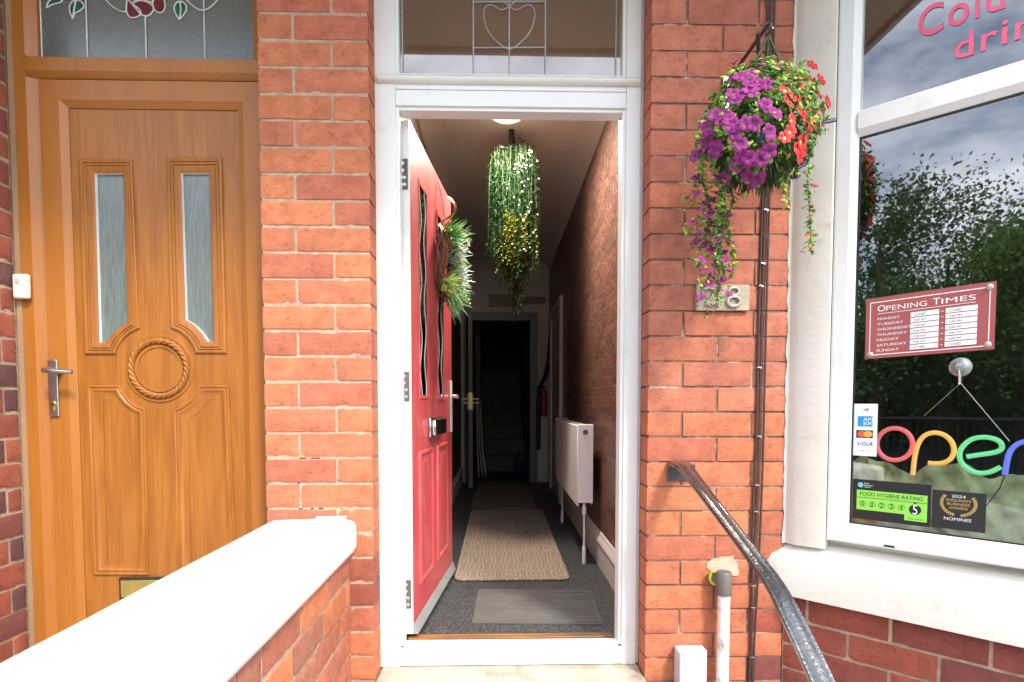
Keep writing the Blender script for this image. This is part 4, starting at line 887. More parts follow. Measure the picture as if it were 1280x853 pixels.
# slab with the two glazed openings cut out: triangulated outline with holes
bmx = bmesh.new()
outer = [(ex0-0.02, ez0), (ex1+0.02, ez0), (ex1+0.02, ez1+0.02), (ex0-0.02, ez1+0.02)]
holes = [[ow(x, y) for x, y in g] for g in (gL, gR)]
edges = []
for pl in [outer]+holes:
    vs = [bmx.verts.new((p[0], FR+SB, p[1])) for p in pl]
    edges += [bmx.edges.new((vs[i], vs[(i+1) % len(vs)])) for i in range(len(vs))]
bmesh.ops.triangle_fill(bmx, use_beauty=True, use_dissolve=False, edges=edges)
b = MB(); bmx.verts.ensure_lookup_table(); bmx.verts.index_update()
from mathutils.geometry import intersect_point_line
def inside(p, pl):
    c = False
    for i in range(len(pl)):
        (x1, y1_), (x2, y2_) = pl[i-1], pl[i]
        if (y1_ > p[1]) != (y2_ > p[1]) and p[0] < (x2-x1)*(p[1]-y1_)/(y2_-y1_)+x1: c = not c
    return c
fcs = []
for f in bmx.faces:
    c = f.calc_center_median()
    if not any(inside((c.x, c.z), h) for h in holes): fcs.append(tuple(v.index for v in f.verts))
b.add([v.co[:] for v in bmx.verts], fcs); bmx.free()
slab = b.build('slab', M['oak'], od, smooth=0)
# make normals face the street
for pl in holes:
    q = MB(OT); q.sweep(pl, [(0, -SB), (0.0005, -SB-0.014)]); q.build('glazing_reveal', M['upvc'], slab, smooth=0)
for outl, innl, gl in ((mL, gL, True), (mR, gR, True)):
    q = MB(OT); O = [ow(x, y) for x, y in outl]; I = [ow(x, y) for x, y in innl]
    # ridged moulding between outer and inner outline
    lv = [(0, 0.0), (0.06, 0.006), (0.14, 0.0075), (0.26, 0.0065), (0.30, 0.0035), (0.36, 0.0065), (0.46, 0.006), (0.50, 0.003), (0.56, 0.0065), (0.85, 0.004), (1.0, 0.0005)]
    if len(O) == len(I):
        # match corners so that the shoulders follow
        order = list(range(len(O)))
        if outl is mR: O = [O[0], O[1], O[2], O[3], O[4], O[5], O[6], O[7]]
        k = len(lv); pts = []
        for a_, c_ in zip(O, I):
            for t, h in lv: pts.append((a_[0]+(c_[0]-a_[0])*t, SB-h, a_[1]+(c_[1]-a_[1])*t))
        n = len(O); q.add(pts, [(i*k+j, ((i+1) % n)*k+j, ((i+1) % n)*k+j+1, i*k+j+1) for i in range(n) for j in range(k-1)])
    q.build('glazing_moulding', M['oak'], od, smooth=25)
for g in (gL, gR):
    q = MB(OT); pl = [ow(x, y) for x, y in g]; pl2 = [(x, z) for x, z in pl]
    q.add([(x, SB+0.012, z) for x, z in pl2], [tuple(range(len(pl2)))]); q.build('glass_pane', M['glass_reed'], od, smooth=0)
for outl in (bL, bR):
    q = MB(OT); q.T = lambda a, bb, c: (a, FR+SB+bb, c)
    q.sweep([ow(x, y) for x, y in outl], [(0, 0), (0.002, 0.0055), (0.007, 0.0065), (0.011, 0.003), (0.014, 0.0055), (0.020, 0.0055), (0.023, 0.003), (0.034, 0.0), (0.05, 0.0015)])
    q.build('lower_moulding', M['oak'], od, smooth=25)
# round rope moulding
q = MB(); c0 = Yp(199, 461, FR+SB-0.002); rad = 0.094
for k in range(3):
    path = []; N = 96
    for i in range(N):
        a = 2*math.pi*i/N; tw = a*10+k*2.094
        r2_ = rad+0.0055*math.cos(tw); path.append((c0.x+r2_*math.cos(a), c0.y-0.001-0.0045*math.sin(tw), c0.z+r2_*math.sin(a)))
    q.loop(path, 0.0062, 7)
q.build('rope_ring', M['oak'], od, smooth=60)
q = MB(); N = 64
for r3, r4 in ((0.117, 0.105), (0.083, 0.072)):
    pts = []
    for i in range(N):
        a = 2*math.pi*i/N
        for rr3, hh in ((r3, 0.0), ((r3+r4)/2+.003, 0.004), (r4, 0.0035), (r4-0.001, 0)): pts.append((c0.x+rr3*math.cos(a), c0.y+0.002-hh, c0.z+rr3*math.sin(a)))
    q.add(pts, [(i*4+k, ((i+1) % N)*4+k, ((i+1) % N)*4+k+1, i*4+k+1) for i in range(N) for k in range(3)])
q.build('ring_moulding', M['oak'], od, smooth=50)
# handle
hq = Yp(66, 450, FR-0.0); hz1 = hq.z; hz0 = Yp(68, 521, FR).z; hxm = Yp(66.5, 485, FR).x
b = MB(); b.plan(rrect(hxm-0.016, hxm+0.016, FR-0.002, FR+0.0055, 0.003, 3), hz0, hz1); hpl = b.build('handle_plate', M['steel'], od, bevel=0.004, seg=3)
lz = Yp(70, 464, FR-0.045).z; lex = Yp(90, 467, FR-0.05).x; lsx = Yp(53, 461, FR-0.05).x
b = MB(); b.tube([(lsx+0.018, FR, lz), (lsx+0.018, FR-0.045, lz)], 0.0095, 12); b.tube([(lsx, FR-0.047, lz+0.003), (lsx+0.022, FR-0.050, lz+0.002), ((hxm+lex)/2, FR-0.052, lz-0.001), (lex, FR-0.050, lz-0.004)], [0.009, 0.0105, 0.0085, 0.0075], 12)
b.build('lever', M['steel'], hpl, smooth=60)
b = MB(); b.cyl((hxm, FR-0.002, lz-0.108), (0, -1, 0), 0.009, 0.006, 14); b.box(hxm-0.0045, hxm+0.0045, FR-0.008, FR-0.0022, lz-0.130, lz-0.108); b.build('key_cylinder', M['brass'], hpl, smooth=50)
# letter plate
a = ow(151, 721); c = ow(189, 721)
b = MB(OT); b.box(a[0], a[0]+0.27, SB-0.012, SB-0.001, a[1]-0.075, a[1]); lpp = b.build('letter_plate', M['black'], od, bevel=0.003)
bx('flap', M['brass'], a[0]+0.008, a[0]+0.262, SB-0.016, SB-0.0125, a[1]-0.069, a[1]-0.008, lpp, T=OT, bevel=0.002)
# doorbell on side wall/frame
db = thing('doorbell', 'small cream plastic doorbell on the oak door frame edge', 'doorbell', tuple(Yp(25, 358, FR-0.01)))
c = Yp(26, 358, FR-0.022)
b = MB(); b.box(c.x-0.027, c.x+0.023, FR-0.026, FR-0.0045, c.z-0.041, c.z+0.041); b.build('case', mat('cream_plastic', (0.74, 0.66, 0.52), 0.45, 0.02), db, bevel=0.008, seg=3)
b = MB(); b.cyl((c.x-0.008, FR-0.026, c.z+0.017), (0, -1, 0), 0.008, 0.003, 18); b.build('button', mat('worn_button', (0.45, 0.42, 0.36), 0.5), db, smooth=50)
# dark lobby behind the oak door
b = MB(); b.box(-1.85, -0.75, 2.9, 3.0, -1.2, 1.74); b.box(-1.85, -1.75, 2.05, 2.9, -1.2, 1.74); b.box(-0.80, -0.75, 2.05, 2.9, -1.2, 1.74); b.box(-1.85, -0.75, 2.05, 2.9, -1.2, -1.0)
struct(b.build('neighbour_lobby', mat('lobby_grey', (0.30, 0.32, 0.31), 0.8)))

# ------------------------------------------------------------------ items on the right pier
PT = lambda a, bb, c: (a, FACE+bb, c)
# house number plate
hn = thing('house_number_plaque', 'small stone house number plaque on the right brick pier', 'house number', (0.735, FACE, 0.34))
b = MB(PT); b.box(0.646, 0.820, -0.014, 0.0, 0.300, 0.384); b.build('plaque', mat('grey_sandstone', (0.40, 0.33, 0.24), 0.85, 0.15, 20, 0.6, 70, stretch=(1, 1, 3)), hn, bevel=0.002)
mz = mat('aged_bronze', (0.46, 0.40, 0.35), 0.45, 0.15, 30, metallic=0.4)
def tor(q, cx, cz_, rx, rz, r, a0=0, a1=360, y=-0.019, n=26):
    if a1-a0 == 360: q.loop([(cx+rx*math.cos(2*math.pi*k/n), y, cz_+rz*math.sin(2*math.pi*k/n)) for k in range(n)], r, 8)
    else: q.tube([(cx+rx*math.cos(math.radians(a0+(a1-a0)*k/n)), y, cz_+rz*math.sin(math.radians(a0+(a1-a0)*k/n))) for k in range(n+1)], r, 8)
q = MB(PT); tor(q, 0.7655, 0.3605, 0.0165, 0.0125, 0.0048); tor(q, 0.766, 0.3285, 0.0205, 0.0155, 0.0052); q.build('numeral', mz, hn, smooth=60)
q = MB(PT); pth = [(0.682+0.018*math.cos(math.radians(a)), -0.019, 0.357+0.015*math.sin(math.radians(a))) for a in range(190, -50, -20)]+[(0.672, -0.019, 0.316), (0.704, -0.019, 0.314)]
q.tube(pth, 0.0048, 8); q.build('numeral', mz, hn, smooth=60)
# cables
cabs = [((958, 963, 0), [(958.5, 0), (960, 35), (957, 150), (951.5, 300), (948, 420), (945, 560), (941, 640), (940, 740), (936.5, 853)]),
        (0, [(963, 0), (962.5, 50), (959, 160), (955, 300), (951.5, 430), (948.5, 560), (945, 650), (941.5, 700), (939.5, 760), (940, 853)]),
        (0, [(968.5, 0), (967, 60), (963.5, 180), (960.5, 300), (957, 430), (954, 560), (950.5, 660), (947, 730), (943, 800), (941.5, 853)])]
clabs = ['left dark cable of three running down the right brick pier', 'middle dark cable of three running down the right brick pier', 'right dark cable of three running down the right brick pier']
for ci, (_, pl) in enumerate(cabs):
    b = MB(); pts = []
    for px, py in crv(pl, 4):
        q = Yp(px, py, FACE-0.006-0.0015*ci); pts.append(tuple(q))
    top = (pts[0][0]+0.003, pts[0][1], 1.7); bot = (pts[-1][0], pts[-1][1], -1.4)
    cb = thing('wall_cable', clabs[ci], 'cable', (pts[0][0], FACE, -1.4), 'cables clipped down the right brick pier')
    b.tube([top]+pts+[bot], 0.0036, 8); b.build('sheath', M['cable'], cb, smooth=60)
    if ci == 1:
        for px, py in ((959, 32), (957.2, 263), (953.6, 330), (951, 358), (949, 460), (949, 546), (946, 607), (945, 640), (943, 698), (941, 733), (941, 760), (940, 822), (964, 35)):
            q = MB(); p = Yp(px, py, FACE-0.012); q.tube([(p.x-0.006, FACE-0.002, p.z), (p.x-0.005, FACE-0.014, p.z+0.001), (p.x+0.005, FACE-0.014, p.z+0.001), (p.x+0.007, FACE-0.002, p.z)], 0.002, 6)
            q.cyl((p.x+0.006, FACE-0.004, p.z), (0, -1, 0), 0.0032, 0.008, 8)
            q.build('clip', M['steel'], cb, smooth=50)
# mortar patch with waste pipe
pt_ = MB(); ctr = Yp(905, 712, FACE-0.001); rp_ = random.Random(4)
pol = [(ctr.x+(0.052+rp_.uniform(-.013, .013))*math.cos(a), ctr.z+0.008+(0.040+rp_.uniform(-.008, .008))*math.sin(a)) for a in [2*math.pi*k/18 for k in range(18)]]
pt_.prism(pol, FACE-0.0035, FACE+0.004); mpatch = pt_.build('mortar_patch', mat('mortar_patch', (0.48, 0.38, 0.28), 0.95, 0.15, 30, 0.9, 80)); tag(mpatch, 'rough cream mortar patch around the waste pipe hole', 'mortar patch')
wp = thing('waste_pipe', 'grimy white waste pipe with grey elbow below the handrail', 'pipe', (0.75, FACE-0.04, -1.4))
pxm = Yp(903, 733, FACE-0.045).x; ztop = Yp(903, 716, FACE-0.045).z
b = MB(); b.tube([(pxm+0.006, FACE-0.045, ztop-0.06), (pxm+0.004, FACE-0.045, -1.43)], 0.0195, 20); b.build('pipe', M['pipe_w'], wp, smooth=60)
b = MB(); b.tube([(pxm+0.004, FACE-0.045, ztop+0.004), (pxm+0.004, FACE-0.045, ztop-0.002), (pxm+0.005, FACE-0.045, ztop-0.072)], [0.021, 0.0255, 0.0245], 22); b.tube([(pxm, FACE-0.045, ztop-0.022), (pxm-0.020, FACE-0.004, ztop-0.026)], 0.019, 16); b.build('elbow', M['plastic_g'], wp, smooth=40)
b = MB(); b.loop([(pxm-0.021+0.012*math.cos(a), FACE-0.028-0.006*math.cos(a), ztop-0.022+0.021*math.sin(a)) for a in [2*math.pi*k/20 for k in range(20)]], 0.006, 8); b.build('seal_ring', M['yellow'], wp, smooth=60)
# small white box
wb = thing('junction_box', 'plain white plastic box fixed low on the pier beside the waste pipe', 'box', (0.65, FACE, -1.2))
x0_, x1_ = Yp(849.5, 820, FACE-0.06).x, Yp(886, 820, FACE-0.06).x; zt_ = Yp(868, 816, FACE-0.06).z
b = MB(); b.plan([(x0_, FACE-0.001), (x1_, FACE-0.001), (x1_, FACE-0.045), (x1_-0.028, FACE-0.066), (x0_+0.004, FACE-0.066), (x0_, FACE-0.060)], -1.25, zt_); b.build('cover', M['plastic_w'], wb, bevel=0.004, seg=3)
# handrail
hrl = thing('handrail', 'black painted iron handrail sloping down from the right brick pier', 'handrail', (0.6, FACE, -0.2))
b = MB(PT); pA = Yp(834, 577, FACE); pB = Yp(868, 600, FACE); b.box(pA.x, pB.x, -0.007, 0.0, pB.z-0.002, pA.z-0.008); pl_ = b.build('bracket_plate', M['iron'], hrl, bevel=0.002)
b = MB(PT); b.cyl((pA.x+0.014, -0.007, pB.z+0.012), (0, -1, 0), 0.005, 0.003, 10); b.build('bolt', M['iron'], pl_)
# centre line, half width; flat bar with raised rounded edges
cen = [Vector((0.588, FACE-0.004, -0.199)), Vector((0.590, 1.800, -0.200)), Vector((0.592, 1.755, -0.212)), Vector((0.594, 1.60, -0.262)), Vector((0.597, 1.40, -0.327)), Vector((0.599, 1.285, -0.366)), Vector((0.604, 1.225, -0.392)), Vector((0.608, 1.165, -0.430)), Vector((0.614, 1.06, -0.514)), Vector((0.618, 0.95, -0.605)), Vector((0.624, 0.70, -0.806))]
hw = [0.029, 0.028, 0.0235, 0.0195, 0.0185, 0.0185, 0.0195, 0.021, 0.022, 0.022, 0.022]
sec = [(-1.0, -0.008), (-1.06, -0.001), (-1.0, 0.004), (-0.80, 0.0045), (-0.66, 0.0022), (-0.45, 0.006), (0, 0.0088), (0.45, 0.006), (0.66, 0.0022), (0.80, 0.0045), (1.0, 0.004), (1.06, -0.001), (1.0, -0.008)]
P_ = crv([tuple(c) for c in cen], 6); W_ = [w_[0] for w_ in crv([(h,) for h in hw], 6)]
b = MB(); pts = []; k = len(sec)
for i, p in enumerate(P_):
    p = Vector(p); t = (Vector(P_[min(i+1, len(P_)-1)])-Vector(P_[max(i-1, 0)])).normalized(); nn = Vector((1, 0, 0)).cross(t); 
    if nn.z < 0: nn = -nn
    for (u, h) in sec: pts.append(p+X_*u*W_[i]+nn*h)
b.add(pts, [(i*k+j, i*k+(j+1) % k, (i+1)*k+(j+1) % k, (i+1)*k+j) for i in range(len(P_)-1) for j in range(k)]+[tuple(range(k)), tuple((len(P_)-1)*k+j for j in range(k-1, -1, -1))], True)
b.build('rail', M['iron'], hrl, smooth=55)
b = MB(); b.tube([(0.622, 0.80, -0.735), (0.622, 0.80, -1.44)], 0.014, 12); b.build('post', M['iron'], hrl, smooth=60)

# ------------------------------------------------------------------ bay window
BT = lambda s, bb, c: tuple(bayP(s, -bb, c))       # bb > 0 goes into the wall
bw = thing('bay_window', 'cream and white bay window on red brick with shop lettering', 'bay window', (1.2, 1.6, -1.45))
SL = 0.80                                           # length of the splayed side
gs0 = 0.188; zfb, zft = -0.438, 1.55
cx_, cy_ = BX+SL/S2, BY-SL/S2                       # corner where the front begins
# brick apron of the splay
b = MB(); rb = random.Random(8); aex = Vector((1/S2, -1/S2, 0)); aey = Vector((1/S2, 1/S2, 0))
zr = [-0.640-0.0845*i for i in range(11)]
for i in range(10):
    z1, z0 = zr[i], zr[i+1]; s = [0.0, -0.0][i % 2]; seq = [0.195, 0.232, 0.232, 0.141] if i % 2 else [0.075, 0.232, 0.232, 0.232, 0.029]
    for L in seq:
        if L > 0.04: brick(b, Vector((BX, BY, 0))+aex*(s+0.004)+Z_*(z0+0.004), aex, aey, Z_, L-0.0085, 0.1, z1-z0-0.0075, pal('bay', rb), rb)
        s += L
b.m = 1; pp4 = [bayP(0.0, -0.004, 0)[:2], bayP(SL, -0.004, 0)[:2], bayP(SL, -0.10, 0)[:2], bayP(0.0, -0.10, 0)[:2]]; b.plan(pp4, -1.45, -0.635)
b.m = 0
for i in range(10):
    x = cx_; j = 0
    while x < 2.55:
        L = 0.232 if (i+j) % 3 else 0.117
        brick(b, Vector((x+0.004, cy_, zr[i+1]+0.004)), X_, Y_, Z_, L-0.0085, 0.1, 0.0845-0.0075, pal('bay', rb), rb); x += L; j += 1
b.m = 1; b.box(cx_, 2.7, cy_+0.004, cy_+0.1, -1.45, -0.635)
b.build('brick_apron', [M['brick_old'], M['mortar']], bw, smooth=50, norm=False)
# sill
def sillsec(q, T, s0f, s1f):
    pr = [(-0.034, -0.636), (-0.034, -0.520), (-0.030, -0.507), (-0.020, -0.500), (0.02, -0.470), (0.10, -0.452), (0.10, -0.636)]
    k = len(pr); pts = [T(s0f(bb), bb, c) for bb, c in pr]+[T(s1f(bb), bb, c) for bb, c in pr]
    q.add(pts, [(i, (i+1) % k, k+(i+1) % k, k+i) for i in range(k)]+[tuple(range(k)), tuple(range(2*k-1, k-1, -1))], True)
b = MB(); tn = math.tan(math.radians(22.5))
sillsec(b, BT, lambda bb: -0.001+bb*(-0.0)-0.034*0.0-(0.034-0.0)*(1 if bb < 0 else 0)*0.0+(-abs(min(bb, 0))*1.0-0.012), lambda bb: SL+(-bb)*tn)
FTm = lambda a, bb, c: (a, cy_+bb, c)
sillsec(b, FTm, lambda bb: cx_-(-bb)*tn, lambda bb: 2.7)
b.build('sill', M['cream'], bw, smooth=30)
# stone jamb beside the pier
b = MB(); zb_, zt2 = -0.47, 1.79
jp = [(0.9585, 1.868), (0.974, 1.830), bayP(0.125, 0.006, 0)[:2], bayP(0.125, -0.10, 0)[:2], (1.04, 2.0), (0.9585, 2.0)]
b.plan(jp, zb_, zt2); b.build('stone_jamb', M['cream'], bw, bevel=0.003)
b = MB(); rk = random.Random(6); n = 90; pts = []
for i in range(n+1):
    z = zb_+0.0+(zt2-zb_)*i/n; wv_ = rk.uniform(0.001, 0.0075)
    pts += [(0.9565-wv_, FACE-0.0012, z), (0.962, FACE-0.004, z)]
b.add(pts, [(2*i, 2*i+1, 2*i+3, 2*i+2) for i in range(n)]); b.build('paint_edge', M['cream'], bw)
# window frame on the splay
def bframe(T, s0, s1, tr=(0.806, 0.884)):
    q = MB(T); fw = 0.030
    q.sweep([(s0, zfb), (s1, zfb), (s1, zft), (s0, zft)], [(0, -0.06), (0, 0.0), (0.005, 0.002), (gs0-0.128-0.020, 0.002), (gs0-0.128, -0.008), (gs0-0.128, -0.04)])
    fo = q.build('window_frame', M['upvc'], bw, smooth=20)
    i0, i1 = s0+(gs0-0.128), s1-(gs0-0.128)
    q = MB(T); 
    z0, z1 = tr
    q.add([(a, bb, c) for a in (i0-0.002, i1+0.002) for bb, c in ((0.010, z0), (-0.002, z0+0.020), (-0.002, z1-0.008), (0.008, z1), (0.04, z1), (0.04, z0))], [tuple(range(6)), tuple(range(11, 5, -1))]+[(k, (k+1) % 6, 6+(k+1) % 6, 6+k) for k in range(6)])
    q.build('transom_bar', M['upvc'], fo, smooth=20)
    q = MB(T); q.sweep([(i0+0.001, zfb+0.060), (i1-0.001, zfb+0.060), (i1-0.001, z0-0.0005), (i0+0.001, z0-0.0005)], [(0, -0.012), (0.0035, -0.012), (0.0035, -0.02)]); q.build('gasket', M['black'], fo)
    q = MB(T); q.box(i0, i1, 0.019, 0.023, z1, zft-0.05); q.build('upper_pane', M['glass'], bw)
    q = MB(T); q.box(i0, i1, 0.019, 0.023, zfb+0.055, z0); q.build('lower_pane', M['glass'], bw)
bframe(BT, 0.128, SL-0.03)
bframe(FTm, cx_+0.04, 2.5)
b = MB(); b.plan([bayP(SL-0.0295, 0.002, 0)[:2], (cx_+0.0, cy_-0.003), (cx_+0.0395, cy_-0.002), (cx_+0.0395, cy_+0.07), bayP(SL-0.0295, -0.07, 0)[:2]], zfb-0.02, zt2); b.build('corner_post', M['upvc'], bw, bevel=0.003)
bx('slot', M['black'], 0.285, 0.312, -0.0035, 0.0, -0.432, -0.4265, bw, T=BT)
b = MB(); b.plan([bayP(0.126, 0.0, 0)[:2], bayP(SL, 0.0, 0)[:2], (2.7, cy_), (2.7, cy_+0.08), bayP(SL, -0.08, 0)[:2], bayP(0.126, -0.08, 0)[:2]], zft+0.001, zt2); b.build('head', M['upvc'], bw)
bx('end_wall', M['cream'], 2.51, 2.75, cy_+0.006, 2.1, -1.44, zt2, bw)

# room behind the bay
b = MB(); b.box(0.66, 3.2, 4.6, 4.7, -1.2, 1.74); b.box(3.1, 3.2, 2.0, 4.6, -1.2, 1.74); b.box(0.655, 0.665, 2.05, 4.6, -1.2, 1.74)
struct(b.build('shop_room_wall', mat('dim_room_wall', (0.16, 0.14, 0.12), 0.85)))
struct(bx('shop_room_floor', mat('dim_room_floor', (0.09, 0.07, 0.055), 0.7), 0.66, 3.2, 1.5, 4.6, -1.2, -1.1))
b = MB(); ip = [bayP(0.13, -0.075, 0)[:2], bayP(SL+0.02, -0.075, 0)[:2], (2.5, cy_+0.075), (2.5, 2.25), (1.06, 2.25), (1.06, 2.0)]
b.plan(ip, -0.46, -0.425); tag(b.build('window_board', M['plastic_w']), 'white window board inside the bay behind the stickers', 'window board')
# crumpled green cloth on the window board
b = MB(); rc_ = random.Random(12); nu, nv = 60, 16; pts = []
for i in range(nu+1):
    for j in range(nv+1):
        s = 0.16+0.62*i/nu; t = j/nv
        hgt = 0.235+0.02*math.sin(i*0.31)-0.03*max(0, (i-36)/24.)
        fold = 0.012*math.sin(i*0.9+j*0.8)+0.010*math.sin(i*0.37-j*1.1)+0.006*math.sin(i*2.3+j*2)
        q = bayP(s, -0.15+0.055*(1-t)-fold, -0.423+hgt*0.96*(t**0.9)+0.008*math.sin(i*0.7)*t); pts.append(tuple(q))
b.add(pts, [(i*(nv+1)+j, (i+1)*(nv+1)+j, (i+1)*(nv+1)+j+1, i*(nv+1)+j+1) for i in range(nu) for j in range(nv)])
tag(b.build('green_cloth', leafmat('green_crushed_cloth', (0.72, 0.76, 0.42), 0.2, 25, 0.3), smooth=80, norm=False), 'crumpled olive green cloth lying along the window board', 'cloth')

# lettering on the upper pane
vb = thing('window_lettering', 'pink vinyl lettering on the upper bay window pane', 'lettering', tuple(bayP(0.45, -0.017, 1.0)))
vin = flat('pink_vinyl', (0.70, 0.10, 0.20), 0.5)
text('lettering_line', 'Cold', BT, 0.327, 0.515, 1.037, 1.122, vin, vb, b=0.0165, bold=0.012, spacing=1.1)
text('lettering_line', 'drinks', BT, 0.412, 0.672, 0.944, 1.010, vin, vb, b=0.0165, bold=0.012, spacing=1.1)
# opening times sign, hanging behind the glass
os_ = thing('opening_times_sign', 'dark red sign with white opening hours hanging inside the lower pane', 'sign', tuple(bayP(0.37, -0.028, 0.23)))
ob_ = 0.012
s0, z0 = bay_sz(1081, 447.5, -ob_); s1, z1 = bay_sz(1246, 349.5, -ob_); _, z0r = bay_sz(1242.5, 438.6, -ob_); _, z1l = bay_sz(1081, 376, -ob_)
zb0, zb1 = (z0+z0r)/2, (z1+z1l)/2; SW, SH = s1-s0, zb1-zb0; tilt = (z1-z1l)/SW*0.6
def TS(u, bb, v): return BT(s0+u*SW, ob_+bb, zb0+v*SH+tilt*(u-0.5)*SW)
maroon = mat('maroon_print', (0.33, 0.075, 0.075), 0.45, 0.04, 9); wh = flat('white_print', (0.80, 0.77, 0.72), 0.5); whb = flat('white_label', (0.78, 0.80, 0.78), 0.5); ink = flat('pen_ink', (0.05, 0.05, 0.06), 0.6)
bx('board', maroon, 0, 1, 0, 0.003, 0, 1, os_, T=TS)
q = MB(TS)
for a0, a1, c0, c1 in ((0.035, 0.962, 0.05, 0.064), (0.035, 0.962, 0.915, 0.929), (0.035, 0.042, 0.064, 0.915), (0.955, 0.962, 0.064, 0.915), (0.10, 0.86, 0.725, 0.733)): q.box(a0, a1, -0.0006, 0, c0, c1)
q.build('border', wh, os_)
text('heading', 'O', TS, 0.10, 0.165, 0.765, 0.865, wh, os_, b=-0.0005)
text('heading', 'PENING', TS, 0.172, 0.50, 0.765, 0.845, wh, os_, b=-0.0005)
text('heading', 'T', TS, 0.545, 0.60, 0.765, 0.865, wh, os_, b=-0.0005)
text('heading', 'IMES', TS, 0.61, 0.86, 0.765, 0.845, wh, os_, b=-0.0005)
days = ['MONDAY', 'TUESDAY', 'WEDNESDAY', 'THURSDAY', 'FRIDAY', 'SATURDAY', 'SUNDAY']
opn = ['CLOSED', '9:30 AM', '9:30 AM', '9:30 AM', '9:30 AM', '9:30 AM', 'CLOSED']; cls = ['CLOSED', '3:00 PM', '3:00 PM', '3:00 PM', '3:00 PM', '3:00 PM', 'CLOSED']
for i, d in enumerate(days):
    zc = 0.645-0.0865*i
    text('day', d, TS, 0.10, 0.10+0.031*len(d), zc-0.022, zc+0.018, wh, os_, b=-0.0005)
    for a0, a1, tx in ((0.375, 0.595, opn[i]), (0.645, 0.875, cls[i])):
        l_ = bx('hours_label', whb, a0, a1, -0.0008, 0, zc-0.030, zc+0.042, os_, T=TS)
        text('written_hours', tx, TS, a0+0.025, a0+0.12, zc-0.014, zc+0.020, ink, l_, b=-0.0013)
    bx('dash', wh, 0.612, 0.630, -0.0006, 0, zc, zc+0.008, os_, T=TS)
for cu_, cv_ in ((0.045, 0.07), (0.955, 0.925), (0.955, 0.075)):
    q = MB(); c = Vector(TS(cu_, -0.001, cv_)); q.cyl(c, (-1, -1, 0), 0.0085, 0.004, 16, 0.005); q.build('sucker', mat('clear_sucker', (0.40, 0.38, 0.34), 0.2), os_, smooth=50)
# suction hook with chains holding the neon sign
sh = thing('suction_hook', 'clear round suction hook on the glass below the opening times sign', 'suction hook', tuple(bayP(0.45, -0.025, 0.1)))
sc_, zc_ = bay_sz(1200.5, 459, -0.012)
q = MB(); c = Vector(BT(sc_, 0.0165, zc_)); dn = Vector((-1, -1, 0)).normalized(); u_ = aex; pts = []; N = 28
for r_l, h in ((0.0265, 0.0), (0.026, 0.003), (0.022, 0.0045), (0.017, 0.009), (0.012, 0.013), (0.011, 0.019), (0.008, 0.020), (0.0005, 0.021)):
    pts += [c+(u_*math.cos(2*math.pi*k/N)+Z_*math.sin(2*math.pi*k/N))*r_l+dn*h for k in range(N)]
q.add(pts, [(i*N+k, i*N+(k+1) % N, (i+1)*N+(k+1) % N, (i+1)*N+k) for i in range(7) for k in range(N)]+[tuple(range(N))], True)
q.build('cup', mat('frosted_sucker', (0.20, 0.225, 0.215), 0.18, 0.3, 60, coat=0.8), sh, smooth=50)
q = MB()
for k in range(3): q.loop([c-dn*0.001+(u_*math.cos(2*math.pi*j/24)+Z_*math.sin(2*math.pi*j/24))*(0.008+0.006*k) for j in range(24)], 0.0007, 5)
q.build('rings', mat('sucker_ridge', (0.45, 0.47, 0.45), 0.2), sh)
q = MB(); q.tube([c+dn*0.018, c+dn*0.016-Z_*0.028, c+dn*0.010-Z_*0.042, c+dn*0.016-Z_*0.046], 0.0032, 8); q.build('hook', M['chrome'], sh, smooth=60)
# neon style open sign
ns = thing('open_sign', 'multicoloured neon tube sign reading open inside the window', 'neon sign', tuple(bayP(0.4, -0.05, -0.15)))
nb = 0.055
def np_(px, py): s, z = bay_sz(px, py, -nb); return BT(s, nb, z)
def cp(lst): return [(1050+x/4.265, 490+y/4.265) for x, y in lst]
letters = {
 'letter_o': ((0.85, 0.10, 0.11), [(1118.5+22.3*math.cos(a), 555.4+20*math.sin(a)) for a in [2*math.pi*k/40 for k in range(40)]], True),
 'letter_p': ((0.95, 0.48, 0.05), cp([(388, 442), (392, 400), (400, 340), (414, 285), (438, 245), (470, 224), (510, 218), (555, 230), (592, 262), (608, 305), (598, 345), (572, 370), (535, 381), (500, 382), (470, 379)]), False),
 'letter_e': ((0.13, 0.72, 0.27), cp([(675, 346), (740, 336), (810, 326), (852, 312), (864, 290), (850, 265), (810, 247), (760, 242), (705, 252), (660, 285), (638, 325), (645, 372), (680, 410), (735, 432), (790, 430), (835, 412), (857, 400)]), False),
 'letter_n': ((0.10, 0.17, 0.85), cp([(878, 442), (885, 405), (893, 360), (905, 322), (930, 290), (965, 270), (1010, 262), (1050, 275), (1075, 310), (1078, 360), (1068, 430)]), False)}
for nm, (col, pl, cl2) in letters.items():
    q = MB(); P = [np_(x, y) for x, y in (pl if cl2 else crv(pl, 4))]
    (q.loop if cl2 else q.tube)(P, 0.0066, 12)
    lc = tuple(c_*0.90+0.07 for c_ in col); q.build(nm, mat(nm+'_tube', lc, 0.35, 0.02, emis=lc, emis_s=0.30), ns, smooth=60)
q = MB()
c1_ = c-dn*0.012-Z_*0.044
for tx, ty in ((1155, 520), (1262, 552)):
    P = Vector(np_(tx, ty)); n = 16
    q.tube([c1_+(P-c1_)*k/n for k in range(n+1)], 0.0011, 5)
q.build('chain', M['steel'], ns)
q = MB(); q.tube([np_(1256, 594), np_(1250, 610), np_(1241, 622), np_(1233, 632), np_(1215, 655)], 0.0018, 6); q.build('lead_wire', M['black'], ns, smooth=60)
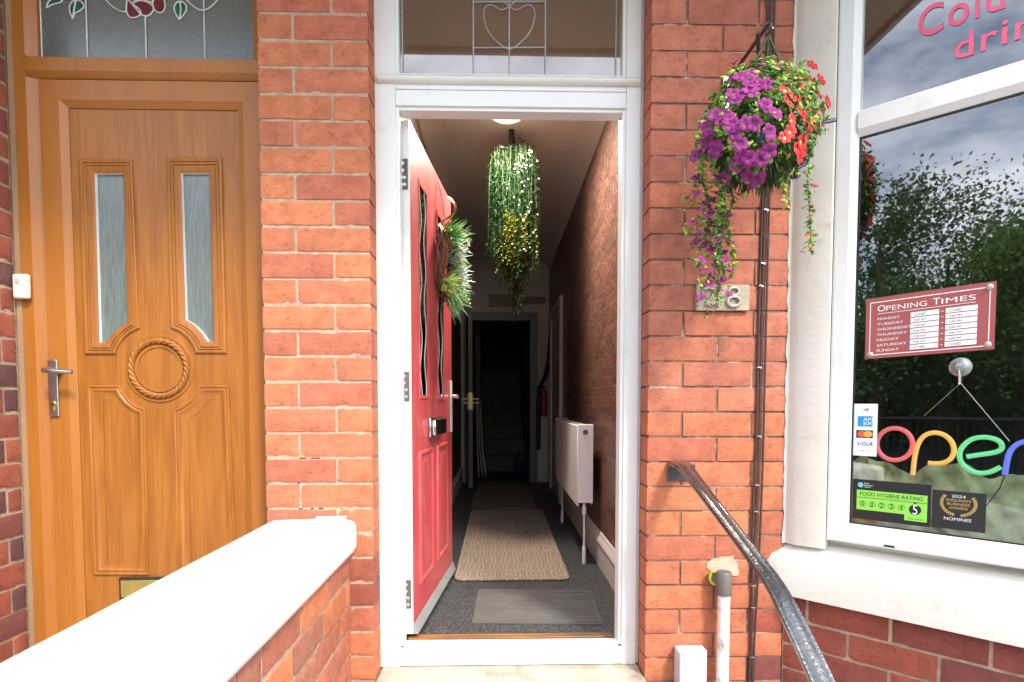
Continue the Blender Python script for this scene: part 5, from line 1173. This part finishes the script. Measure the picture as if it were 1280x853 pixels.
# payment sticker
def stick(name, lab, cat, x0p, y0p, x1p, y1p, off, base, grp=None):
    s0, z1 = bay_sz(x0p, y0p, -off); s1, z0 = bay_sz(x1p, y1p, -off)
    t = thing(name, lab, cat, BT((s0+s1)/2, off, (z0+z1)/2), grp)
    Tq = lambda u, bb, v: BT(s0+u*(s1-s0), off+bb, z0+v*(z1-z0))
    bx('card', base, 0, 1, 0, 0.0008, 0, 1, t, T=Tq)
    return t, Tq, (s1-s0), (z1-z0)
G3 = 'stickers on the lower window pane'
ps, TP, w_, h_ = stick('payment_sticker', 'white upright card payment sticker at the left of the open sign', 'sticker', 1068, 505, 1095.5, 571, 0.0170, flat('sticker_white', (0.78, 0.82, 0.80), 0.4), G3)
blu = flat('print_blue', (0.02, 0.27, 0.62), 0.4)
bx('blue_mark', blu, 0.17, 0.80, -0.0004, 0, 0.565, 0.765, ps, T=TP)
text('mark_lettering', 'AM', TP, 0.40, 0.80, 0.672, 0.735, flat('p_white', (0.8, 0.85, 0.85)), ps, b=-0.0008); text('mark_lettering', 'EX', TP, 0.42, 0.80, 0.595, 0.655, flat('p_white2', (0.8, 0.85, 0.85)), ps, b=-0.0008)
bx('dark_mark', flat('print_black', (0.02, 0.02, 0.02), 0.4), 0.12, 0.83, -0.0004, 0, 0.345, 0.495, ps, T=TP)
for cu_, cc, dd in ((0.36, (0.75, 0.09, 0.05), -0.0007), (0.62, (0.85, 0.38, 0.08), -0.0009)):
    q = MB(TP); q.add([(cu_+0.19*math.cos(a), dd, 0.42+0.060*math.sin(a)) for a in [2*math.pi*k/24 for k in range(24)]], [tuple(range(24))]); q.build('round_mark', flat('mark', cc, 0.4), ps)
text('mark_lettering', 'VISA', TP, 0.17, 0.83, 0.195, 0.275, flat('print_navy', (0.03, 0.06, 0.30)), ps, b=-0.0008, shear=0.25)
text('mark_lettering', 'maestro', TP, 0.17, 0.80, 0.08, 0.115, flat('print_pink', (0.75, 0.35, 0.33)), ps, b=-0.0008)
q = MB(TP); q.add([(0.36, -0.0006, 0.89), (0.62, -0.0006, 0.93), (0.62, -0.0006, 0.85)], [(0, 1, 2)]); q.build('arrow_mark', flat('p_grey', (0.3, 0.32, 0.33)), ps)
# hygiene rating
gk = flat('sticker_black', (0.018, 0.018, 0.018), 0.3); gg = flat('sticker_green', (0.27, 0.66, 0.09), 0.4)
hy, TH, w_, h_ = stick('hygiene_sticker', 'black and green food hygiene rating sticker in the window corner', 'sticker', 1066.5, 598.5, 1163, 659.5, 0.0170, gk, G3)
q = MB(TH); q.box(0.055, 0.955, -0.0004, 0, 0.24, 0.735); q.box(0.68, 0.955, -0.0004, 0, 0.10, 0.2395); q.build('green_field', gg, hy)
text('heading', 'FOOD HYGIENE RATING', TH, 0.10, 0.90, 0.60, 0.69, gk, hy, b=-0.0008)
bx('rule', gk, 0.055, 0.955, -0.0007, -0.0004, 0.545, 0.555, hy, T=TH)
asp = h_/w_
for i in range(6):
    u = 0.14+0.125*i+(0.045 if i == 5 else 0); rr_ = 0.043 if i < 5 else 0.075; v = 0.395 if i < 5 else 0.375
    q = MB(TH); ring = [2*math.pi*k/28 for k in range(28)]
    if i < 5:
        ri = rr_*0.86; q.add([(u+rr_*math.cos(a), -0.0006, v+rr_/asp*math.sin(a)) for a in ring]+[(u+ri*math.cos(a), -0.0006, v+ri/asp*math.sin(a)) for a in ring], [(k, (k+1) % 28, 28+(k+1) % 28, 28+k) for k in range(28)])
    else: q.add([(u+rr_*math.cos(a), -0.0006, v+rr_/asp*math.sin(a)) for a in ring], [tuple(range(28))])
    q.build('rating_ring', gk, hy)
    hh = 0.055 if i < 5 else 0.115
    text('rating_number', str(i), TH, u-rr_*(0.38 if i != 1 else 0.18), u+rr_*(0.38 if i != 1 else 0.18), v-hh, v+hh, gk if i < 5 else whb, hy, b=-0.0010)
q = MB(TH); q.add([(0.78, -0.0008, 0.548), (0.84, -0.0008, 0.548), (0.81, -0.0008, 0.505)], [(0, 1, 2)]); q.build('pointer', gk, hy)
text('small_print', 'VERY GOOD', TH, 0.72, 0.91, 0.135, 0.165, gk, hy, b=-0.0008)
q = MB(TH); q.add([(0.105+0.038*math.cos(a), -0.0006, 0.86+0.065*math.sin(a)) for a in ring], [tuple(range(28))]); q.build('emblem', flat('teal', (0.15, 0.50, 0.48)), hy)
text('small_print', 'Food', TH, 0.155, 0.215, 0.89, 0.925, whb, hy, b=-0.0006); text('small_print', 'Standards', TH, 0.155, 0.27, 0.845, 0.88, whb, hy, b=-0.0006); text('small_print', 'Agency', TH, 0.155, 0.24, 0.80, 0.835, whb, hy, b=-0.0006)
# awards sticker
aw, TA, w_, h_ = stick('award_sticker', 'black and gold business awards nominee sticker right of the green one', 'sticker', 1165.5, 612, 1231.5, 667, 0.0170, flat('sticker_charcoal', (0.022, 0.021, 0.022), 0.3), G3)
gold = flat('print_gold', (0.55, 0.40, 0.13), 0.4); whs = flat('print_silver', (0.72, 0.72, 0.72), 0.4)
text('year', '2024', TA, 0.37, 0.63, 0.835, 0.91, whs, aw, b=-0.0005)
text('award_lettering', "ENGLAND'S", TA, 0.27, 0.73, 0.735, 0.80, gold, aw, b=-0.0005)
text('award_lettering', 'BUSINESS', TA, 0.29, 0.71, 0.635, 0.70, gold, aw, b=-0.0005)
text('award_lettering', 'AWARDS', TA, 0.33, 0.67, 0.535, 0.60, gold, aw, b=-0.0005)
text('award_lettering', 'NOMINEE', TA, 0.24, 0.75, 0.235, 0.315, whs, aw, b=-0.0005)
q = MB(TA); 
for sg in (-1, 1):
    for k in range(12):
        a = math.radians(-92+sg*(10+9.8*k)); cu_, cv_ = 0.5+0.315*math.cos(a)*1.0, 0.69+0.31*math.sin(a)*1.0
        ta = a+sg*math.pi/2
        for side in (-1, 1):
            da = ta+side*0.55; L = 0.065; ex_, ez_ = math.cos(da)*L, math.sin(da)*L*1.1; nx_, nz_ = -math.sin(da)*0.013, math.cos(da)*0.018
            q.add([(cu_, -0.0005, cv_), (cu_+ex_*.5+nx_, -0.0005, cv_+ez_*.5+nz_), (cu_+ex_, -0.0005, cv_+ez_), (cu_+ex_*.5-nx_, -0.0005, cv_+ez_*.5-nz_)], [(0, 1, 2, 3)])
q.build('laurel', gold, aw)

# ------------------------------------------------------------------ hanging flower basket
hb = thing('hanging_basket', 'round hanging basket of purple and red artificial petunias on an iron bracket', 'hanging basket', (0.735, 1.6, 0.8))
fr_ = random.Random(33); BC = Vector((0.733, 1.60, 0.775)); BR = 0.134
lf, ly, ldk, stm = MB(), MB(), MB(), MB()
def sph(r0=1.0, zmin=-1, zmax=1):
    while True:
        v = Vector((fr_.gauss(0, 1), fr_.gauss(0, 1), fr_.gauss(0, 1))).normalized()
        if zmin <= v.z <= zmax: return v*r0
for k in range(1700):
    v = sph(zmin=-0.6); p = BC+Vector((v.x*1.22, v.y*1.0, v.z*1.25))*BR*fr_.uniform(.72, 1.0)
    tgt = ly if (fr_.random() < (0.15+0.35*max(0, v.z)+0.12*(v.x > 0.3))) else lf
    leaf6(tgt, p, v+Vector((fr_.uniform(-.7, .7), fr_.uniform(-.7, .7), fr_.uniform(-.3, .9))), fr_.uniform(0, 6.28), fr_.uniform(.013, .026), fr_.uniform(.009, .016), fr_)
for k in range(650):
    v = sph(zmin=-1, zmax=-0.15); p = BC+Vector((v.x*1.05, v.y, v.z*1.35))*BR*0.80
    spray(ldk, p, v+Vector((0, 0, -.5)), fr_.uniform(.03, .06), fr_.uniform(.0022, .004), fr_, .4, 3)
def trail(p0, p1, n, amp=0.012, leafs=(lf, ly), py_=0.35):
    p0 = Vector(p0); p1 = Vector(p1); path = []; a = fr_.uniform(0, 6)
    for i in range(n+1):
        t = i/n; q = p0.lerp(p1, t)+Vector((amp*math.sin(t*7+a), amp*math.cos(t*5+a), 0)); path.append(tuple(q))
        for s_ in range(4):
            leaf6(leafs[1] if fr_.random() < py_ else leafs[0], q, (fr_.uniform(-1, 1), fr_.uniform(-1, .2), fr_.uniform(-.2, 1)), fr_.uniform(0, 6.28), fr_.uniform(.012, .022), fr_.uniform(.008, .013), fr_)
    stm.tube(path, 0.0014, 5); return path
trails_p = []
for (a, b2) in (((905, 190), (893, 385)), ((893, 190), (905, 345)), ((882, 185), (884, 300)), ((915, 200), (910, 290)), ((875, 170), (872, 235)), ((905, 200), (915, 345))):
    q0 = Yp(a[0], a[1], 1.585); q1 = Yp(b2[0], b2[1], 1.66)
    trails_p.append(trail(q0, q1, max(8, int((q0-q1).length/0.011))))
tr_r = trail(Yp(1010, 175, 1.60), Yp(1013, 312, 1.62), 22, 0.004)
trail(Yp(975, 190, 1.55), Yp(982, 255, 1.55), 10, 0.004, py_=0.6)
ldk.build('dark_spikes', M['leaf_d'], hb, smooth=0, norm=False); stm.build('stems', M['leaf'], hb, norm=False)
def flower_mesh(nm, m, eye, n=5, R0=0.021, ruff=0.3, cup=0.35):
    q = MB(); r_ = random.Random(hash(nm) % 1000 if False else len(nm)*7)
    for k in range(n):
        a0 = 2*math.pi*k/n; hw_ = math.pi/n*1.06; rows = [(0.12, -0.35), (0.45, 0.0), (0.8, 0.10), (1.0, 0.02)]; W = 5; pts = []
        for rr_, hh in rows:
            for j in range(W):
                t = j/(W-1)*2-1; a = a0+t*hw_*(0.55+0.45*rr_); rad = R0*rr_*(1-0.16*abs(t)**2*(rr_ > .9)-0.10*(abs(t) > .9))
                pts.append((rad*math.cos(a), rad*math.sin(a), R0*(hh*cup*2+0.05*math.sin(t*4+k)*rr_)+0.0004*k))
        q.add(pts, [(i*W+j, (i+1)*W+j, (i+1)*W+j+1, i*W+j+1) for i in range(3) for j in range(W-1)])
    q.m = 1; q.add([(R0*0.27*math.cos(a), R0*0.27*math.sin(a), -R0*0.10) for a in [2*math.pi*k/10 for k in range(10)]], [tuple(range(10))])
    me = q.build(nm, [m, eye], smooth=60, norm=False); return me
pet = flower_mesh('purple_flower', M['purple'], M['eye']); rdf = flower_mesh('red_flower', M['redpetal'], M['eye_y'], 6, 0.020)
spk = MB()
for k in range(70):
    t = k/70; a = k*2.4; p = Vector((0.006*math.cos(a), 0.006*math.sin(a), 0.045*t-0.02)); leaf6(spk, p, (math.cos(a), math.sin(a), .4), a, 0.007, 0.005, fr_)
vio = spk.build('violet_spike', M['violet'], smooth=0, norm=False)
used = {pet.name: False, rdf.name: False, vio.name: False}
def place_fl(src, P, d, sc=1.0):
    if used[src.name]: o = src.copy(); C.objects.link(o)
    else: o = src; used[src.name] = True
    o.parent = hb; o.location = Vector(P)-hb.location
    for k in range(9):
        leaf6(ly if fr_.random() < .4 else lf, Vector(P)-Vector(d).normalized()*fr_.uniform(.004, .02)+Vector((fr_.uniform(-.018, .018), fr_.uniform(0, .02), fr_.uniform(-.018, .018))), Vector(d)+Vector((fr_.uniform(-.9, .9), -.3, fr_.uniform(-.6, .9))), fr_.uniform(0, 6.28), fr_.uniform(.013, .024)*min(1, sc+.1), fr_.uniform(.009, .014)*min(1, sc+.1), fr_)
    d = Vector(d).normalized(); o.rotation_mode = 'QUATERNION'
    o.rotation_quaternion = d.to_track_quat('Z', 'Y') @ Euler((0, 0, fr_.uniform(0, 6))).to_quaternion(); o.scale = (sc,)*3
def onball(px, py, ext=0.0):
    # front of the flower ball along the sight line
    r = ray(px, py); best = Yp(px, py, 1.60)
    d = best-BC; e = Vector((d.x/(1.22*BR), 0, d.z/(1.25*BR))); k = max(0, 1-e.x**2-e.z**2); y = 1.60-BR*1.0*math.sqrt(k)-0.004-ext
    P = Yp(px, py, y-0.012); nrm = Vector((e.x, -math.sqrt(k)-0.25, e.z)); return P, nrm
pur = [(944, 78), (951, 81), (925, 97), (935, 99), (940, 92), (949, 106), (962, 100), (957, 106), (934, 115), (939, 114), (975, 84), (990, 82), (912, 150), (905, 144), (915, 156), (932, 154), (942, 155), (958, 132), (970, 142), (955, 130), (886, 163), (903, 150), (884, 175), (880, 190), (894, 190), (895, 185), (868, 195), (928, 196), (938, 200), (952, 199), (960, 189), (942, 228), (934, 220), (905, 225), (868, 210), (922, 206), (947, 222), (1003, 86)]
pur += [(fr_.gauss(925, 28), fr_.gauss(150, 42)) for k in range(12)]
pur = [q for q in pur if q[0] < 985 and ((q[0]-950)/86)**2+((q[1]-152)/94)**2 < 1.15]
for x, y in pur:
    P, nv_ = onball(x, y); place_fl(pet, P, nv_+Vector((fr_.uniform(-.5, .4), -0.35, fr_.uniform(-.25, .5))), fr_.uniform(.85, 1.12))
for x, y in [(997, 95), (991, 104), (1003, 110), (1015, 82), (1026, 100), (1016, 110), (985, 128), (990, 120), (1006, 148), (1018, 150), (1000, 140), (1028, 136), (1034, 128), (1012, 158), (981, 172), (1002, 178), (1004, 190), (1000, 196), (996, 186), (1022, 142), (1010, 98), (1022, 118), (1030, 150), (990, 150), (1008, 170), (1020, 165), (980, 112), (1000, 128), (1012, 132), (988, 165)]:
    P, nv_ = onball(x, y); place_fl(rdf, P, nv_+Vector((fr_.uniform(-.3, .6), -0.2, fr_.uniform(-.3, .5))), fr_.uniform(.85, 1.12))
for x, y in [(868, 240), (872, 243), (891, 250), (881, 253), (923, 243), (866, 277), (909, 268), (912, 270), (903, 284), (869, 303), (882, 306), (912, 303), (897, 300), (904, 316), (878, 325), (881, 339), (911, 337), (904, 351), (895, 330), (876, 372), (912, 367), (891, 384), (888, 262), (875, 262), (860, 247), (895, 240), (898, 222), (880, 232), (872, 222), (886, 246), (900, 256), (878, 275), (892, 278), (899, 292), (886, 292), (874, 290), (890, 312), (907, 325), (893, 342), (887, 355), (899, 362), (885, 270), (908, 240)]:
    P = Yp(x, y, 1.615+fr_.uniform(-.02, .02)+0.03*(y-240)/140); place_fl(pet, P, (fr_.uniform(-.6, .5), -0.45, fr_.uniform(.25, 1)), fr_.uniform(.62, .86))
for x, y in [(1017, 232), (1016, 257), (1014, 269), (1010, 294), (1012, 310)]:
    P = Yp(x, y, 1.60); place_fl(rdf, P, (fr_.uniform(-.4, .4), -0.35, 1), fr_.uniform(.5, .72))
for x, y, dd in ((1036, 152, (1, -.2, .12)), (952, 172, (0, -1, .2)), (1000, 208, (.3, -1, 0)), (990, 222, (.5, -1, -.3)), (1010, 120, (.4, -1, .5))):
    P, nv_ = onball(x, y); place_fl(vio, P, dd, 0.8)
lf.build('green_leaves', M['leaf'], hb, smooth=0, norm=False); ly.build('lime_leaves', M['leaf_y'], hb, smooth=0, norm=False)
# bracket
b = MB(); bp1 = Yp(907, 100, FACE); b.box(bp1.x-0.010, bp1.x+0.012, FACE-0.005, FACE-0.001, bp1.z-0.12, bp1.z+0.008); b.build('wall_plate', M['steel'], hb, bevel=0.002)
tip = Yp(961, 30, 1.60)
b = MB(); b.tube([(bp1.x, FACE-0.006, bp1.z-0.015), (0.75, 1.66, 0.97), (tip.x-0.03, 1.60, 1.02)], 0.006, 8)
P0 = Vector((bp1.x+0.004, FACE-0.006, bp1.z-0.010)); P1 = tip
b.tube([P0, P0.lerp(P1, .5), P1], 0.0055, 8); b.loop([tip+Vector((0, 0.014*math.cos(a), 0.014*math.sin(a)-0.014)) for a in [2*math.pi*k/14 for k in range(14)]], 0.0035, 6)
b.build('bracket_arm', M['cable'], hb, smooth=60)
b = MB(); b.tube([tip+Vector((0, 0, -.03)), Vector((0.69, 1.60, 0.90))], 0.0035, 6); b.tube([tip+Vector((0, 0, -.03)), Vector((0.742, 1.60, 0.90))], 0.0035, 6); b.tube([tip+Vector((0, 0, -.03)), Vector((0.80, 1.60, 0.90))], 0.0035, 6); b.build('hanger_chains', M['leaf_d'], hb, smooth=60)
b = MB(); b.cyl(BC+Vector((0, 0, -.04)), (0, 0, 1), 0.06, 0.07, 18, 0.085); b.build('basket', M['leaf_d'], hb, smooth=50)

# ------------------------------------------------------------------ canopy, upper storey
cn = thing('porch_canopy', 'long timber canopy above the doors and the bay window', 'canopy', (0, 1.4, 1.76))
bx('soffit', M['soffit'], -2.4, 3.0, 1.0, 2.05, 1.80, 1.825, cn); bx('fascia', M['gloss'], -2.4, 3.0, 0.972, 0.999, 1.775, 1.89, cn, bevel=0.004)
b = MB(); b.add([(-2.4, 0.95, 1.892), (3.0, 0.95, 1.892), (3.0, 2.05, 2.25), (-2.4, 2.05, 2.25), (-2.4, 2.05, 1.892), (3.0, 2.05, 1.892)], [(0, 1, 2, 3), (0, 4, 5, 1), (0, 3, 4), (1, 5, 2)]); b.build('roof_slope', mat('slate', (0.10, 0.10, 0.11), 0.7), cn)
b = MB(); b.box(-4, 4, 2.06, 9.6, 2.26, 5.5); b.box(-4, 4, 2.02, 2.06, 1.83, 5.5); b.box(-4, 4, 9.6, 9.8, -1.45, 2.26); b.box(-4, -3.8, 2.05, 9.6, -1.45, 2.26); b.box(3.8, 4, 2.05, 9.6, -1.45, 2.26); b.box(-4, 4, 2.07, 9.6, 1.80, 2.25); b.box(-4, -1.62, 1.96, 2.06, -1.45, 1.79); b.box(2.76, 4, 1.96, 2.06, -1.45, 1.79)
tag(b.build('terrace_house', mat('terrace_brick', (0.33, 0.10, 0.06), 0.85, 0.2, 10)), 'plain red brick upper storey of the terrace above the canopy', 'house')
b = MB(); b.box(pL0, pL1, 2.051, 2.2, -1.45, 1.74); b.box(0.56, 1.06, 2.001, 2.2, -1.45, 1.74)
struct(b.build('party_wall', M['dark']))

# ------------------------------------------------------------------ across the road: trees, railings (seen in the glass)
def tree(name, lab, x, y, h, r, n, m, sd, group, squash=1.0):
    n = int(n*3.0); h *= 1.22; r *= 1.08
    t = thing(name, lab, 'tree', (x, y, -1.45), group); r_ = random.Random(sd); rs = np.random.RandomState(sd)
    b = MB(); base = Vector((x, y, -1.5)); top = Vector((x+r_.uniform(-.3, .3), y, -1.5+h*.72))
    b.tube([base, base.lerp(top, .35)+Vector((.1, 0, 0)), base.lerp(top, .7), top], [h*.028, h*.021, h*.012, h*.004], 8)
    cl = []
    for k in range(11):
        a = r_.uniform(0, 6.28); t0 = r_.uniform(.28, .72); s = base.lerp(top, t0); L = r*r_.uniform(.55, 1.0)
        e = s+Vector((math.cos(a)*L, math.sin(a)*L*squash, r_.uniform(.15, .75)*r)); b.tube([s, s.lerp(e, .5)+Vector((0, 0, .1)), e], [h*.010, h*.006, h*.002], 6); cl.append(e)
        for q in range(3): cl.append(s.lerp(e, r_.uniform(.4, 1))+Vector((r_.uniform(-.5, .5), r_.uniform(-.5, .5), r_.uniform(-.2, .6)))*r*.4)
    cl += [top+Vector((r_.uniform(-1, 1)*r*.4, r_.uniform(-1, 1)*r*.4, r_.uniform(-.1, .5)*r)) for k in range(6)]
    b.build('trunk', M['bark'], t, smooth=60)
    cc = np.array([c[:] for c in cl]); idx = rs.randint(0, len(cc), n); sp = r*rs.uniform(.11, .24, len(cc))
    P = cc[idx]+rs.randn(n, 3)*sp[idx][:, None]*np.array([1, 1, .75])
    d = rs.randn(n, 3); d /= np.linalg.norm(d, axis=1)[:, None]; u = np.cross(d, rs.randn(n, 3)); u /= np.linalg.norm(u, axis=1)[:, None]
    s = rs.uniform(.035, .085, n)[:, None]; V = np.stack([P-d*s, P+u*s*.55, P+d*s, P-u*s*.55], 1).reshape(-1, 3)
    me = bpy.data.meshes.new('crown'); me.from_pydata(V.tolist(), [], np.arange(4*n).reshape(-1, 4).tolist()); me.materials.append(m)
    o = bpy.data.objects.new('crown', me); C.objects.link(o); o.parent = t; o.location = (-x, -y, 1.45)
TG = 'trees across the road'
specs = [(-11.5, -6.8, 6.4, 2.3, 7000, 'leaf_tree', 'open crowned dark tree across the road reflected at the left of the glass'),
         (-13.5, -10.3, 6.6, 2.6, 9000, 'leaf_tree', 'tall loose dark tree behind the railings across the road'),
         (-10.2, -9.5, 4.6, 2.3, 9000, 'leaf_tree2', 'broad mid green bush tree behind the railings'),
         (-9.0, -12.6, 5.2, 2.6, 9000, 'leaf_tree2', 'rounded green tree right of the tall loose one across the road'),
         (-15.5, -4.6, 5.0, 2.4, 7000, 'leaf_tree2', 'green tree farthest along the road beyond the side wall'),
         (-4.5, -15.0, 8.2, 3.0, 8000, 'leaf_tree', 'dark tree opposite the oak door'),
         (-8.6, -14.2, 9.0, 3.2, 9000, 'leaf_tree', 'tallest dark tree across the road in line with the oak door glass'),
         (-12.6, -16.6, 9.6, 3.4, 9000, 'leaf_tree2', 'tall green tree behind the others facing the side wall'),
         (1.5, -16.5, 5.2, 2.8, 7000, 'leaf_tree2', 'green tree opposite the open doorway'),
         (8.0, -15.0, 6.5, 3.0, 7000, 'leaf_tree', 'dark tree far across the road opposite the bay')]
for i, (x, y, h, r, n, m, lab) in enumerate(specs): tree('broadleaf_tree', lab, x, y, h, r, n, M[m], 50+i, TG)
# a hedge mass behind
rs = np.random.RandomState(3); n = 26000
P = np.stack([rs.uniform(-26, 14, n), -17.5+rs.randn(n)*.8, rs.uniform(-1.5, 1.6, n)+rs.randn(n)*.3], 1); P[:n//2, 0] = -17.5+rs.randn(n//2)*.8; P[:n//2, 1] = rs.uniform(-18, 3, n//2)
d = rs.randn(n, 3); d /= np.linalg.norm(d, axis=1)[:, None]; u = np.cross(d, rs.randn(n, 3)); u /= np.linalg.norm(u, axis=1)[:, None]; s = rs.uniform(.10, .24, n)[:, None]
V = np.stack([P-d*s, P+u*s*.6, P+d*s, P-u*s*.6], 1).reshape(-1, 3)
me = bpy.data.meshes.new('hedge'); me.from_pydata(V.tolist(), [], np.arange(4*n).reshape(-1, 4).tolist()); me.materials.append(M['leaf_tree']); o = bpy.data.objects.new('hedge', me); C.objects.link(o); o['kind'] = 'stuff'
o['label'] = 'dense dark hedge beyond the trees across the road'
rl = thing('railing_fence', 'dark upright bar railing along the far side of the road', 'fence', (-8, -6, -1.54))
b = MB()
A = Vector((-9.6, -2.0, 0)); Bq = Vector((-5.2, -9.2, 0)); n = 70
for k in range(n+1):
    p = A.lerp(Bq, k/n); b.box(p.x-0.012, p.x+0.012, p.y-0.012, p.y+0.012, -1.5, -0.25)
b.build('bars', M['black'], rl)
b = MB(); b.tube([A+Vector((0, 0, -.3)), Bq+Vector((0, 0, -.3))], 0.03, 6); b.tube([A+Vector((0, 0, -1.3)), Bq+Vector((0, 0, -1.3))], 0.02, 6); b.build('rails', M['black'], rl)
